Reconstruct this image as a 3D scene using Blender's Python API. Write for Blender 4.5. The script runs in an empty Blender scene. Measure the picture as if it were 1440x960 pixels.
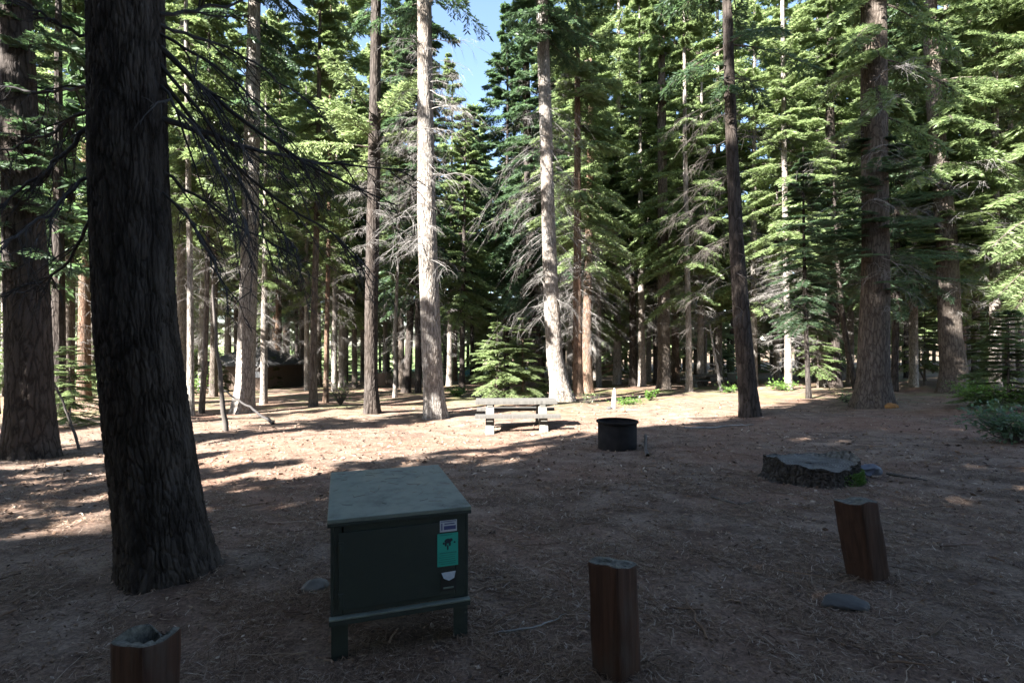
import bpy, math, random
import numpy as np
from mathutils import Vector, Matrix

rng = np.random.default_rng(7)
random.seed(7)
sc = bpy.context.scene
COL = sc.collection
F, CX, CY = 740.0, 720.0, 480.0          # focal length and centre, in photo pixels
CAMZ = 1.6

# ------------------------------------------------------------------ camera
cam_d = bpy.data.cameras.new('camera'); cam_d.sensor_width = 36.0
cam_d.lens = 36.0 * F / 1440.0
cam_d.clip_start = 0.05; cam_d.clip_end = 3000
cam = bpy.data.objects.new('camera', cam_d); COL.objects.link(cam)
cam.location = (0, 0, CAMZ); cam.rotation_euler = (math.radians(90), 0, 0)
sc.camera = cam

# ------------------------------------------------------------------ light
SUN_EL = math.radians(36.0)
SH = Vector((0.72, 0.69, 0)).normalized()         # the way shadows fall
w = bpy.data.worlds.new('World'); sc.world = w; w.use_nodes = True
nt = w.node_tree; bg = nt.nodes['Background']
sky = nt.nodes.new('ShaderNodeTexSky'); sky.sky_type = 'NISHITA'; sky.sun_disc = False
sky.sun_elevation = SUN_EL; sky.sun_rotation = math.atan2(-SH.x, -SH.y)
sky.altitude = 1500; sky.air_density = 1.0; sky.dust_density = 2.0; sky.ozone_density = 0.5
nt.links.new(sky.outputs[0], bg.inputs[0]); bg.inputs[1].default_value = 0.05
sun_d = bpy.data.lights.new('sun', 'SUN'); sun_d.energy = 5.0; sun_d.angle = math.radians(0.5)
sun_d.color = (1.0, 0.975, 0.94)
sun = bpy.data.objects.new('sun', sun_d); COL.objects.link(sun)
ld = Vector((SH.x * math.cos(SUN_EL), SH.y * math.cos(SUN_EL), -math.sin(SUN_EL)))
sun.rotation_euler = ld.to_track_quat('-Z', 'Y').to_euler()
sun.location = (-20, -20, 40)
sc.view_settings.view_transform = 'Standard'; sc.view_settings.look = 'None'
sc.view_settings.gamma = 1.0; sc.view_settings.use_curve_mapping = False
sc.view_settings.exposure = 3.4
sc.render.engine = 'CYCLES'
cy = sc.cycles
cy.max_bounces = 9; cy.diffuse_bounces = 6; cy.glossy_bounces = 2; cy.transmission_bounces = 6
cy.transparent_max_bounces = 4; cy.use_denoising = True
cy.sample_clamp_indirect = 6.0

# ------------------------------------------------------------------ helpers
def ground(x, y):
    x = np.asarray(x, float); y = np.asarray(y, float)
    ye = 110 * np.tanh(y / 110.0); xe = 110 * np.tanh(x / 110.0)
    z = 0.0174 * xe - 0.0473 * ye
    d = np.sqrt(x * x + y * y)
    a = np.clip(d / 12.0, 0.25, 1.6)
    z = z + a * (0.022 * np.sin(x * 0.9 + 1.3 * np.sin(y * 0.43)) + 0.02 * np.sin(y * 0.8 + 0.7 * x + 2.0)
             + 0.012 * np.sin(2.1 * x - 1.4 * y + 0.6) + 0.007 * np.sin(4.3 * x + 3.1 * y))
    return z
GZ0 = float(ground(0, 0))
cam.location.z = CAMZ + GZ0
CZ = CAMZ + GZ0

def at(px, py, lift=0.0):
    """the point of the ground the photo shows at a pixel"""
    u = (px - CX) / F; v = (CY - py) / F
    Y = np.linspace(1.2, 160, 8000)
    dz = CZ + v * Y - ground(u * Y, Y) - lift
    i = np.argmax(dz < 0)
    if dz[i] >= 0: i = len(Y) - 1
    y = Y[i]
    return np.array([u * y, y, float(ground(u * y, y))])

def pt(px, py, Y):
    return np.array([(px - CX) / F * Y, Y, CZ + (CY - py) / F * Y])

def mk_mesh(name, V, Fc, mats, mat_idx=None, smooth=False):
    """V (n,3); Fc: array (m,k) or list of such arrays"""
    if not isinstance(Fc, (list, tuple)): Fc = [Fc]
    me = bpy.data.meshes.new(name)
    V = np.ascontiguousarray(V, np.float32)
    loops = np.concatenate([f.reshape(-1) for f in Fc]).astype(np.int32)
    tot = np.concatenate([np.full(len(f), f.shape[1], np.int32) for f in Fc])
    start = np.concatenate([[0], np.cumsum(tot)[:-1]]).astype(np.int32)
    me.vertices.add(len(V)); me.vertices.foreach_set('co', V.ravel())
    me.loops.add(len(loops)); me.loops.foreach_set('vertex_index', loops)
    me.polygons.add(len(tot)); me.polygons.foreach_set('loop_start', start)
    try: me.polygons.foreach_set('loop_total', tot)
    except Exception: pass
    if not isinstance(mats, (list, tuple)): mats = [mats]
    for m in mats: me.materials.append(m)
    if mat_idx is not None: me.polygons.foreach_set('material_index', np.ascontiguousarray(mat_idx, np.int32))
    me.polygons.foreach_set('use_smooth', np.full(len(tot), smooth, bool))
    me.update(calc_edges=True)
    return me

def link(name, me, parent=None, loc=None):
    o = bpy.data.objects.new(name, me); COL.objects.link(o)
    if parent is not None: o.parent = parent
    if loc is not None: o.location = [float(c) for c in loc]
    return o

def tag(o, label=None, cat=None, group=None, kind=None):
    if label: o['label'] = label
    if cat: o['category'] = cat
    if group: o['group'] = group
    if kind: o['kind'] = kind
    return o

def empty(name, loc, label, cat, group=None, rz=0.0):
    o = bpy.data.objects.new(name, None); COL.objects.link(o)
    o.location = [float(c) for c in loc]; o.rotation_euler.z = rz; o.empty_display_size = 0.2
    return tag(o, label, cat, group)

class MB:
    """collects boxes, prisms and lathes into one mesh"""
    def __init__(s): s.V = []; s.Q = []; s.n = 0; s.mi = []
    def add(s, V, Fs, mi=0):
        V = np.asarray(V, float)
        for f in Fs: s.Q.append([i + s.n for i in f]); s.mi.append(mi)
        s.V.append(V); s.n += len(V); return s
    def box(s, c, d, rz=0.0, M=None, mi=0, taper=1.0):
        x, y, z = [k / 2 for k in d]
        V = np.array([[-x, -y, -z], [x, -y, -z], [x, y, -z], [-x, y, -z],
                      [-x * taper, -y * taper, z], [x * taper, -y * taper, z], [x * taper, y * taper, z], [-x * taper, y * taper, z]])
        if M is not None: V = V @ np.array(M).T
        if rz:
            c_, s_ = math.cos(rz), math.sin(rz); V = V @ np.array([[c_, s_, 0], [-s_, c_, 0], [0, 0, 1]])
        V = V + np.asarray(c, float)
        return s.add(V, [(3, 2, 1, 0), (4, 5, 6, 7), (0, 1, 5, 4), (1, 2, 6, 5), (2, 3, 7, 6), (3, 0, 4, 7)], mi)
    def lathe(s, prof, n=48, mi=0, closed=False):
        V = []; Fs = []
        for r, z in prof:
            for k in range(n):
                a = 2 * math.pi * k / n; V.append((r * math.cos(a), r * math.sin(a), z))
        m = len(prof)
        for i in range(m - 1 if not closed else m):
            for k in range(n):
                j = (i + 1) % m
                Fs.append((i * n + k, i * n + (k + 1) % n, j * n + (k + 1) % n, j * n + k))
        return s.add(V, Fs, mi)
    def build(s, name, mats, parent=None, loc=None, bevel=0.0, smooth=False):
        V = np.concatenate(s.V)
        me = bpy.data.meshes.new(name)
        me.from_pydata([tuple(v) for v in V], [], s.Q)
        for m in (mats if isinstance(mats, (list, tuple)) else [mats]): me.materials.append(m)
        me.polygons.foreach_set('material_index', s.mi)
        me.polygons.foreach_set('use_smooth', [smooth] * len(s.Q))
        me.update()
        o = link(name, me, parent, loc)
        if bevel:
            b = o.modifiers.new('bevel', 'BEVEL'); b.width = bevel; b.segments = 2; b.limit_method = 'ANGLE'; b.angle_limit = math.radians(40)
        return o

def tubes(P, R, sides):
    """P (N,K,3), R (N,K) -> verts, quads"""
    P = np.asarray(P, float); R = np.asarray(R, float)
    N, K, _ = P.shape
    T = np.empty_like(P); T[:, 1:-1] = P[:, 2:] - P[:, :-2]; T[:, 0] = P[:, 1] - P[:, 0]; T[:, -1] = P[:, -1] - P[:, -2]
    T /= np.linalg.norm(T, axis=2, keepdims=True) + 1e-9
    mean = P[:, -1] - P[:, 0]; mean /= np.linalg.norm(mean, axis=1, keepdims=True) + 1e-9
    ref = np.where(np.abs(mean[:, 2:3]) > 0.8, np.array([[1.0, 0, 0]]), np.array([[0, 0, 1.0]]))
    A = np.cross(T, ref[:, None, :]); A /= np.linalg.norm(A, axis=2, keepdims=True) + 1e-9
    B = np.cross(T, A)
    ang = np.arange(sides) / sides * 2 * np.pi
    V = P[:, :, None, :] + R[:, :, None, None] * (A[:, :, None, :] * np.cos(ang)[None, None, :, None] + B[:, :, None, :] * np.sin(ang)[None, None, :, None])
    base = (np.arange(N) * K * sides)[:, None, None] + (np.arange(K - 1) * sides)[None, :, None]
    k = np.arange(sides)[None, None, :]; k2 = (k + 1) % sides
    Q = np.stack([base + k, base + k2, base + sides + k2, base + sides + k], -1).reshape(-1, 4)
    return V.reshape(-1, 3), Q

def join(parts):
    """parts: list of (V,Q) -> one (V,Q)"""
    Vs, Qs, n = [], [], 0
    for V, Q in parts:
        Vs.append(V); Qs.append(Q + n); n += len(V)
    return np.concatenate(Vs), np.concatenate(Qs)

def hash2(i, j, k=0):
    h = np.sin(i * 127.1 + j * 311.7 + k * 74.7) * 43758.5453
    return h - np.floor(h)

def worley(u, v, period):
    """distance to cell border in a jittered grid, periodic in u"""
    iu = np.floor(u); iv = np.floor(v)
    d1 = np.full(u.shape, 9.0); d2 = np.full(u.shape, 9.0)
    for a in (-1, 0, 1):
        for b in (-1, 0, 1):
            cu = iu + a; cv = iv + b
            cw = np.mod(cu, period)
            px = cu + 0.1 + 0.8 * hash2(cw, cv); py = cv + 0.1 + 0.8 * hash2(cw, cv, 5)
            d = np.sqrt((u - px) ** 2 + (v - py) ** 2)
            n1 = np.minimum(d, d1); d2 = np.where(d < d1, d1, np.minimum(d2, d)); d1 = n1
    return d2 - d1

# ------------------------------------------------------------------ materials
def mat(name):
    m = bpy.data.materials.new(name); m.use_nodes = True
    n = m.node_tree; return m, n, n.nodes['Principled BSDF'], n.links

def ramp(n, pts):
    r = n.nodes.new('ShaderNodeValToRGB'); e = r.color_ramp.elements
    while len(e) < len(pts): e.new(0.5)
    for q, (p, c) in zip(e, pts): q.position = p; q.color = (c[0], c[1], c[2], 1)
    return r

def noise(n, L, vec, scale, detail=4, rough=0.55, dist=0.0):
    t = n.nodes.new('ShaderNodeTexNoise'); t.inputs['Scale'].default_value = scale
    t.inputs['Detail'].default_value = detail; t.inputs['Roughness'].default_value = rough; t.inputs['Distortion'].default_value = dist
    if vec is not None: L.new(vec, t.inputs['Vector'])
    return t

def mapped(n, L, scale=(1, 1, 1), rand=True, src='Object'):
    tc = n.nodes.new('ShaderNodeTexCoord'); mp = n.nodes.new('ShaderNodeMapping')
    mp.inputs['Scale'].default_value = scale; L.new(tc.outputs[src], mp.inputs['Vector'])
    if rand:
        oi = n.nodes.new('ShaderNodeObjectInfo'); mu = n.nodes.new('ShaderNodeMath'); mu.operation = 'MULTIPLY'; mu.inputs[1].default_value = 37.0
        L.new(oi.outputs['Random'], mu.inputs[0]); L.new(mu.outputs[0], mp.inputs['Location'])
    return mp.outputs[0]

def mix(n, L, a, b, fac, mode='MIX'):
    m = n.nodes.new('ShaderNodeMix'); m.data_type = 'RGBA'; m.blend_type = mode
    for idx, val in ((6, a), (7, b)):
        if isinstance(val, tuple): m.inputs[idx].default_value = (*val, 1) if len(val) == 3 else val
        else: L.new(val, m.inputs[idx])
    if isinstance(fac, float): m.inputs[0].default_value = fac
    else: L.new(fac, m.inputs[0])
    return m.outputs[2]

def bump(n, L, b, h, strength=0.5, dist=0.02):
    bp = n.nodes.new('ShaderNodeBump'); bp.inputs['Strength'].default_value = strength; bp.inputs['Distance'].default_value = dist
    L.new(h, bp.inputs['Height']); L.new(bp.outputs[0], b.inputs['Normal'])

def simple(name, col, rough=0.8, var=0.25, scale=8.0, bstr=0.2, bdist=0.005, stretch=(1, 1, 1), metal=0.0, spec=None):
    m, n, b, L = mat(name)
    v = mapped(n, L, stretch)
    t = noise(n, L, v, scale, 6, 0.6)
    lo = tuple(c * (1 - var) for c in col); hi = tuple(min(1, c * (1 + var)) for c in col)
    r = ramp(n, [(0.3, lo), (0.7, hi)]); L.new(t.outputs[0], r.inputs[0]); L.new(r.outputs[0], b.inputs['Base Color'])
    b.inputs['Roughness'].default_value = rough; b.inputs['Metallic'].default_value = metal
    if spec is not None: b.inputs['Specular IOR Level'].default_value = spec
    if bstr: bump(n, L, b, t.outputs[0], bstr, bdist)
    return m

def bark(name, dark, light, warm, sc_=5.0, bs=0.9):
    m, n, b, L = mat(name)
    v = mapped(n, L, (1, 1, 0.22))
    t1 = noise(n, L, v, sc_ * 2.2, 8, 0.65, 0.6)
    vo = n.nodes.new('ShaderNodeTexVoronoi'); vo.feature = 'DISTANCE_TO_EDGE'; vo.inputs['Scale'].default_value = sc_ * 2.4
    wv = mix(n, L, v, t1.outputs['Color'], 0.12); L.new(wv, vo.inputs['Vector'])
    t2 = noise(n, L, mapped(n, L, (1, 1, 0.5)), 1.3, 4, 0.6)
    t3 = noise(n, L, v, sc_ * 12, 4, 0.7)
    r = ramp(n, [(0.25, dark), (0.72, light)]); L.new(t1.outputs[0], r.inputs[0])
    r2 = ramp(n, [(0.4, (0, 0, 0)), (0.75, (1, 1, 1))]); L.new(t2.outputs[0], r2.inputs[0])
    c = mix(n, L, r.outputs[0], warm, r2.outputs[0])
    b.inputs['Roughness'].default_value = 0.95; b.inputs['Specular IOR Level'].default_value = 0.15
    rv = ramp(n, [(0.0, (0, 0, 0)), (0.25, (1, 1, 1))]); L.new(vo.outputs['Distance'], rv.inputs[0])
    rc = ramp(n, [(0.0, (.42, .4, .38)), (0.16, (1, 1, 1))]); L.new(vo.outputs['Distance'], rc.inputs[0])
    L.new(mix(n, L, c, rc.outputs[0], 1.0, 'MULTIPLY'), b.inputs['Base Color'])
    h = mix(n, L, rv.outputs[0], t3.outputs['Color'], 0.35)
    bump(n, L, b, h, bs, 0.025)
    return m

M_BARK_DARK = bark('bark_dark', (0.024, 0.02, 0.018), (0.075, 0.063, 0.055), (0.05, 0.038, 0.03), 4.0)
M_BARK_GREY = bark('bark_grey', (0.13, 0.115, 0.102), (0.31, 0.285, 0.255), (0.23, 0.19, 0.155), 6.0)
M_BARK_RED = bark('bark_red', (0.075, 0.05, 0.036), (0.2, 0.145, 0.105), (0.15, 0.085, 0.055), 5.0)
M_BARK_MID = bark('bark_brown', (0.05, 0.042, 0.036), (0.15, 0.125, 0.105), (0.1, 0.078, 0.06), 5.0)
M_DEAD = simple('dead_wood', (0.18, 0.165, 0.15), 0.9, 0.4, 4.0, 0)
M_BOUGH = simple('black_bough_wood', (0.024, 0.02, 0.018), 0.9, 0.35, 6.0, 0)
M_DEAD_DARK = simple('dark_dead_wood', (0.06, 0.05, 0.042), 0.9, 0.35, 4.0, 0)

def foliage(name, cols, trans, tw=0.4):
    m, n, b, L = mat(name)
    g = n.nodes.new('ShaderNodeNewGeometry'); oi = n.nodes.new('ShaderNodeObjectInfo')
    v = mapped(n, L, (1, 1, 1))
    t = noise(n, L, v, 0.9, 3, 0.6)
    a = n.nodes.new('ShaderNodeMath'); a.operation = 'MULTIPLY_ADD'; a.inputs[1].default_value = 0.38
    L.new(g.outputs['Random Per Island'], a.inputs[0]); 
    a2 = n.nodes.new('ShaderNodeMath'); a2.operation = 'MULTIPLY_ADD'; a2.inputs[1].default_value = 0.75; a2.inputs[2].default_value = -0.08
    L.new(t.outputs[0], a2.inputs[0]); L.new(a2.outputs[0], a.inputs[2])
    r = ramp(n, [(0.12, cols[0]), (0.5, cols[1]), (0.9, cols[2])]); L.new(a.outputs[0], r.inputs[0])
    hs = n.nodes.new('ShaderNodeHueSaturation'); L.new(r.outputs[0], hs.inputs['Color'])
    mv = n.nodes.new('ShaderNodeMapRange'); mv.inputs[3].default_value = 0.75; mv.inputs[4].default_value = 1.25
    L.new(oi.outputs['Random'], mv.inputs[0]); L.new(mv.outputs[0], hs.inputs['Value'])
    d = b; L.new(hs.outputs[0], d.inputs['Base Color']); d.inputs['Roughness'].default_value = 0.45; d.inputs['Specular IOR Level'].default_value = 0.5
    tr = n.nodes.new('ShaderNodeBsdfTranslucent')
    tc = mix(n, L, hs.outputs[0], trans, 0.6); L.new(tc, tr.inputs['Color'])
    ms = n.nodes.new('ShaderNodeMixShader'); ms.inputs[0].default_value = tw
    out = n.nodes['Material Output']
    L.new(d.outputs[0], ms.inputs[1]); L.new(tr.outputs[0], ms.inputs[2]); L.new(ms.outputs[0], out.inputs['Surface'])
    return m
M_FIR = foliage('fir_needles', ((0.05, 0.074, 0.034), (0.115, 0.16, 0.062), (0.2, 0.248, 0.1)), (0.25, 0.32, 0.12), 0.5)
M_FIR_BLUE = foliage('dark_fir_needles', ((0.024, 0.046, 0.03), (0.055, 0.09, 0.05), (0.11, 0.15, 0.07)), (0.13, 0.22, 0.08), 0.45)
M_PINE = foliage('pale_needles', ((0.08, 0.108, 0.05), (0.164, 0.216, 0.092), (0.26, 0.32, 0.15)), (0.34, 0.42, 0.17), 0.5)
M_LEAF = foliage('green_leaves', ((0.04, 0.08, 0.02), (0.08, 0.15, 0.03), (0.14, 0.22, 0.05)), (0.2, 0.34, 0.05), 0.45)

# ground
def ground_mat():
    m, n, b, L = mat('needle_litter_ground')
    tc = n.nodes.new('ShaderNodeTexCoord'); P = tc.outputs['Object']
    big = noise(n, L, P, 0.35, 5, 0.6); mid = noise(n, L, P, 2.3, 6, 0.65); fine = noise(n, L, P, 38, 6, 0.75); fin2 = noise(n, L, P, 130, 3, 0.7)
    r1 = ramp(n, [(0.33, (0.072, 0.048, 0.036)), (0.5, (0.142, 0.104, 0.08)), (0.68, (0.21, 0.16, 0.126))]); L.new(mid.outputs[0], r1.inputs[0])
    rb = ramp(n, [(0.42, (0, 0, 0)), (0.62, (1, 1, 1))]); L.new(big.outputs[0], rb.inputs[0])
    c = mix(n, L, r1.outputs[0], (0.18, 0.1, 0.068), mix(n, L, (0, 0, 0), (0.55, 0.55, 0.55), rb.outputs[0]))
    rf = ramp(n, [(0.3, (0.28, 0.27, 0.26)), (0.5, (0.95, 0.93, 0.92)), (0.72, (1.85, 1.75, 1.62))]); L.new(fine.outputs[0], rf.inputs[0])
    c = mix(n, L, c, rf.outputs[0], 0.85, 'MULTIPLY')
    # moss and low grass in the far parts
    sx = n.nodes.new('ShaderNodeSeparateXYZ'); L.new(P, sx.inputs[0])
    mr = n.nodes.new('ShaderNodeMapRange'); mr.inputs[1].default_value = 15; mr.inputs[2].default_value = 24; L.new(sx.outputs['Y'], mr.inputs[0])
    g = noise(n, L, P, 0.5, 5, 0.65); rg = ramp(n, [(0.48, (0, 0, 0)), (0.64, (0.65, 0.65, 0.65))]); L.new(g.outputs[0], rg.inputs[0])
    mu = n.nodes.new('ShaderNodeMath'); mu.operation = 'MULTIPLY'; L.new(mr.outputs[0], mu.inputs[0]); L.new(rg.outputs[0], mu.inputs[1])
    c = mix(n, L, c, (0.07, 0.1, 0.028), mu.outputs[0])
    # the meadow beyond the left-hand trees
    my = n.nodes.new('ShaderNodeMapRange'); my.inputs[1].default_value = 64; my.inputs[2].default_value = 70; L.new(sx.outputs['Y'], my.inputs[0])
    mx = n.nodes.new('ShaderNodeMapRange'); mx.inputs[1].default_value = -2; mx.inputs[2].default_value = -10; L.new(sx.outputs['X'], mx.inputs[0])
    mm = n.nodes.new('ShaderNodeMath'); mm.operation = 'MULTIPLY'; L.new(my.outputs[0], mm.inputs[0]); L.new(mx.outputs[0], mm.inputs[1])
    c = mix(n, L, c, (0.15, 0.2, 0.075), mm.outputs[0])
    L.new(c, b.inputs['Base Color']); b.inputs['Roughness'].default_value = 0.95; b.inputs['Specular IOR Level'].default_value = 0.12
    h = mix(n, L, fine.outputs['Color'], fin2.outputs['Color'], 0.4)
    bump(n, L, b, h, 0.8, 0.03)
    return m
M_GROUND = ground_mat()

# ------------------------------------------------------------------ ground sheet
def warp(n, near, far):
    t = np.linspace(-1, 1, n); return np.sign(t) * (near * np.abs(t) + (far - near) * np.abs(t) ** 5)
gx = warp(380, 26, 900); gy = warp(420, 30, 900) + 6
X, Y = np.meshgrid(gx, gy)
Z = ground(X, Y)
near = np.clip(1 - np.sqrt(X ** 2 + Y ** 2) / 25, 0, 1)
Z = Z + near * 0.012 * (hash2(np.round(X * 9), np.round(Y * 9)) - 0.5)
nx, ny = len(gx), len(gy)
i = np.arange(nx - 1)[None, :] + np.arange(ny - 1)[:, None] * nx
Q = np.stack([i, i + 1, i + 1 + nx, i + nx], -1).reshape(-1, 4)
g = link('ground', mk_mesh('ground', np.stack([X, Y, Z], -1).reshape(-1, 3), Q, M_GROUND, smooth=True))
tag(g, kind='structure')

# ------------------------------------------------------------------ foliage generator
def sprays(rg, z0, az, L, pitch, curve, n_tw, n_lf, leaf, tw_len=0.34, start=0.22, hang=0.25):
    """needle sprays along branches; every arg z0, az, L, pitch, curve is (N,)"""
    N = len(z0)
    s = np.clip((np.arange(n_tw)[None, :] + rg.random((N, n_tw))) / n_tw, 0, 1) * (1 - start) + start
    side = np.where(np.arange(n_tw) % 2 == 0, 1.0, -1.0)[None, :]
    ca, sa = np.cos(az)[:, None], np.sin(az)[:, None]
    r = L[:, None] * s; z = z0[:, None] + L[:, None] * (np.tan(pitch)[:, None] * s + curve[:, None] * s * s)
    base = np.stack([r * ca, r * sa, z], -1)
    l = L[:, None] * tw_len * (1.05 - s) ** 0.6 * np.minimum(1, (s - start * 0.5) * 3.2) * (0.6 + 0.6 * rg.random((N, n_tw)))
    l = np.clip(l, 0.12, 1.3)
    b = side * (0.85 + 0.35 * rg.random((N, n_tw)))
    ta = az[:, None] + b
    tip_dz = (np.tan(pitch)[:, None] + 2 * curve[:, None] * s) * np.cos(b) - hang * (0.4 + rg.random((N, n_tw)))
    D = np.stack([np.cos(ta), np.sin(ta), tip_dz], -1)
    # leaves on the twigs
    q = (np.arange(n_lf)[None, None, :] + rg.random((N, n_tw, n_lf))) / n_lf
    lp = base[:, :, None, :] + D[:, :, None, :] * (l[:, :, None] * q)[..., None]
    lp[..., 2] -= 0.18 * l[:, :, None] * q ** 2
    ls = np.where(np.arange(n_lf) % 2 == 0, 1.0, -1.0)[None, None, :] * (0.35 + 0.6 * rg.random(q.shape))
    la = ta[:, :, None] + ls
    ln = leaf * (0.6 + 0.8 * rg.random(q.shape)); wd = ln * (0.17 + 0.11 * rg.random(q.shape))
    up = tip_dz[:, :, None] * 0.6 + (rg.random(q.shape) - 0.55) * 0.7
    d = np.stack([np.cos(la), np.sin(la), up], -1); d /= np.linalg.norm(d, axis=-1, keepdims=True)
    nrm = np.stack([(rg.random(q.shape) - .5) * 3.4, (rg.random(q.shape) - .5) * 3.4, np.ones(q.shape)], -1)
    sd = np.cross(d, nrm); sd /= np.linalg.norm(sd, axis=-1, keepdims=True) + 1e-9
    p0 = lp; p2 = lp + d * ln[..., None]; m_ = lp + d * (ln * 0.45)[..., None]
    p1 = m_ + sd * (wd / 2)[..., None]; p3 = m_ - sd * (wd / 2)[..., None]
    V = np.stack([p0, p1, p2, p3], -2).reshape(-1, 3)
    Q = np.arange(len(V)).reshape(-1, 4)
    # wood of the branches and twigs
    K = 5; sk = np.linspace(0, 1, K)[None, :]
    rk = L[:, None] * sk; zk = z0[:, None] + L[:, None] * (np.tan(pitch)[:, None] * sk + curve[:, None] * sk * sk)
    P = np.stack([rk * ca, rk * sa, zk], -1); R = (0.006 + 0.009 * L)[:, None] * (1.05 - sk)
    wV, wQ = tubes(P, R, 4)
    P2 = np.stack([base, base + D * (l * 0.55)[..., None] - np.array([0, 0, 0.05]) * l[..., None]], 2).reshape(-1, 2, 3)
    R2 = np.tile(np.array([[0.005, 0.002]]), (len(P2), 1))
    w2 = tubes(P2, R2, 3)
    return (V, Q), join([(wV, wQ), w2])

def crown_arrays(seed, H=14.0, R=2.6, nb=165, n_tw=34, n_lf=14, leaf=0.19, base_pitch=-0.18, shape=0.6, gaps=0.15, flat=0.25):
    rg = np.random.default_rng(seed)
    t = np.sort(rg.random(nb)) ** 0.95
    t = np.round(t * 22) / 22 * 0.75 + t * 0.25            # loose whorls
    keep = rg.random(nb) > gaps; t = t[keep]; n = len(t)
    z0 = t * H
    az = rg.random(n) * 2 * np.pi
    L = R * np.minimum(1, (1.02 - t) ** shape) * (0.55 + 0.6 * rg.random(n)) * np.clip(0.75 + t * 3, 0.75, 1)
    L = np.maximum(L, 0.25)
    pitch = base_pitch + 0.75 * t ** 1.5 + (rg.random(n) - 0.5) * 0.3
    curve = -0.16 - 0.12 * rg.random(n) + 0.1 * t
    return sprays(rg, z0, az, L, pitch, curve, n_tw, n_lf, leaf, hang=flat)

def crown_mesh(name, mats, seed, **k):
    lf, wd = crown_arrays(seed, **k)
    V, Q = join([lf, wd]); mi = np.concatenate([np.zeros(len(lf[1])), np.ones(len(wd[1]))])
    return mk_mesh(name, V, Q, mats, mi)

def dead_mesh(name, m, seed, H=8.0, R=1.9, nb=40, sub=9, droop=0.35, th=0.72):
    rg = np.random.default_rng(seed)
    z0 = rg.random(nb) * H; az = rg.random(nb) * 2 * np.pi
    L = R * (0.35 + 0.75 * rg.random(nb)) * (0.7 + 0.4 * z0 / H)
    pitch = -0.1 + (rg.random(nb) - 0.6) * 0.5; cv = -droop * (0.4 + rg.random(nb))
    K = 6; sk = np.linspace(0, 1, K)[None, :]
    kink = (rg.random((nb, K)) - 0.5) * 0.12
    rk = L[:, None] * sk; zk = z0[:, None] + L[:, None] * (np.tan(pitch)[:, None] * sk + cv[:, None] * sk ** 2 + kink * sk)
    a2 = az[:, None] + (rg.random((nb, K)) - .5) * 0.25
    P = np.stack([rk * np.cos(a2), rk * np.sin(a2), zk], -1)
    Rr = th * (0.007 + 0.008 * L)[:, None] * (1.08 - sk)
    parts = [tubes(P, Rr, 5)]
    # side twigs, then twiglets
    s = rg.random((nb, sub)) * 0.75 + 0.25
    idx = s * (K - 1); i0 = np.minimum(idx.astype(int), K - 2); f = (idx - i0)[..., None]
    bi = np.arange(nb)[:, None]
    B = P[bi, i0] * (1 - f) + P[bi, i0 + 1] * f
    ta = az[:, None] + np.where(rg.random((nb, sub)) < .5, 1, -1) * (0.5 + 0.6 * rg.random((nb, sub)))
    l = L[:, None] * (0.15 + 0.4 * rg.random((nb, sub)))
    dz = -0.5 * rg.random((nb, sub)) - droop * s
    D = np.stack([np.cos(ta), np.sin(ta), dz], -1) * l[..., None]
    mid = B + D * 0.5 + np.array([0, 0, 0.06]) * l[..., None]; T = B + D - np.array([0, 0, 0.2]) * l[..., None] * (0.3 + droop)
    P2 = np.stack([B, mid, T], 2).reshape(-1, 3, 3)
    parts.append(tubes(P2, th * np.tile([[0.006, 0.0045, 0.002]], (len(P2), 1)), 4))
    n3 = 4
    q = rg.random((len(P2), n3, 1)); B3 = P2[:, None, 1] * (1 - q) + P2[:, None, 2] * q
    d3 = (P2[:, 2] - P2[:, 0])[:, None] * 0.35 + (rg.random((len(P2), n3, 3)) - np.array([.5, .5, .7])) * 0.36
    P3 = np.stack([B3, B3 + d3 * 0.55 + np.array([0, 0, .015]), B3 + d3 + np.array([0, 0, -0.05])], 2).reshape(-1, 3, 3)
    parts.append(tubes(P3, th * np.tile([[0.0035, 0.0025, 0.0012]], (len(P3), 1)), 3))
    V, Q = join(parts)
    return mk_mesh(name, V, Q, m)

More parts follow.
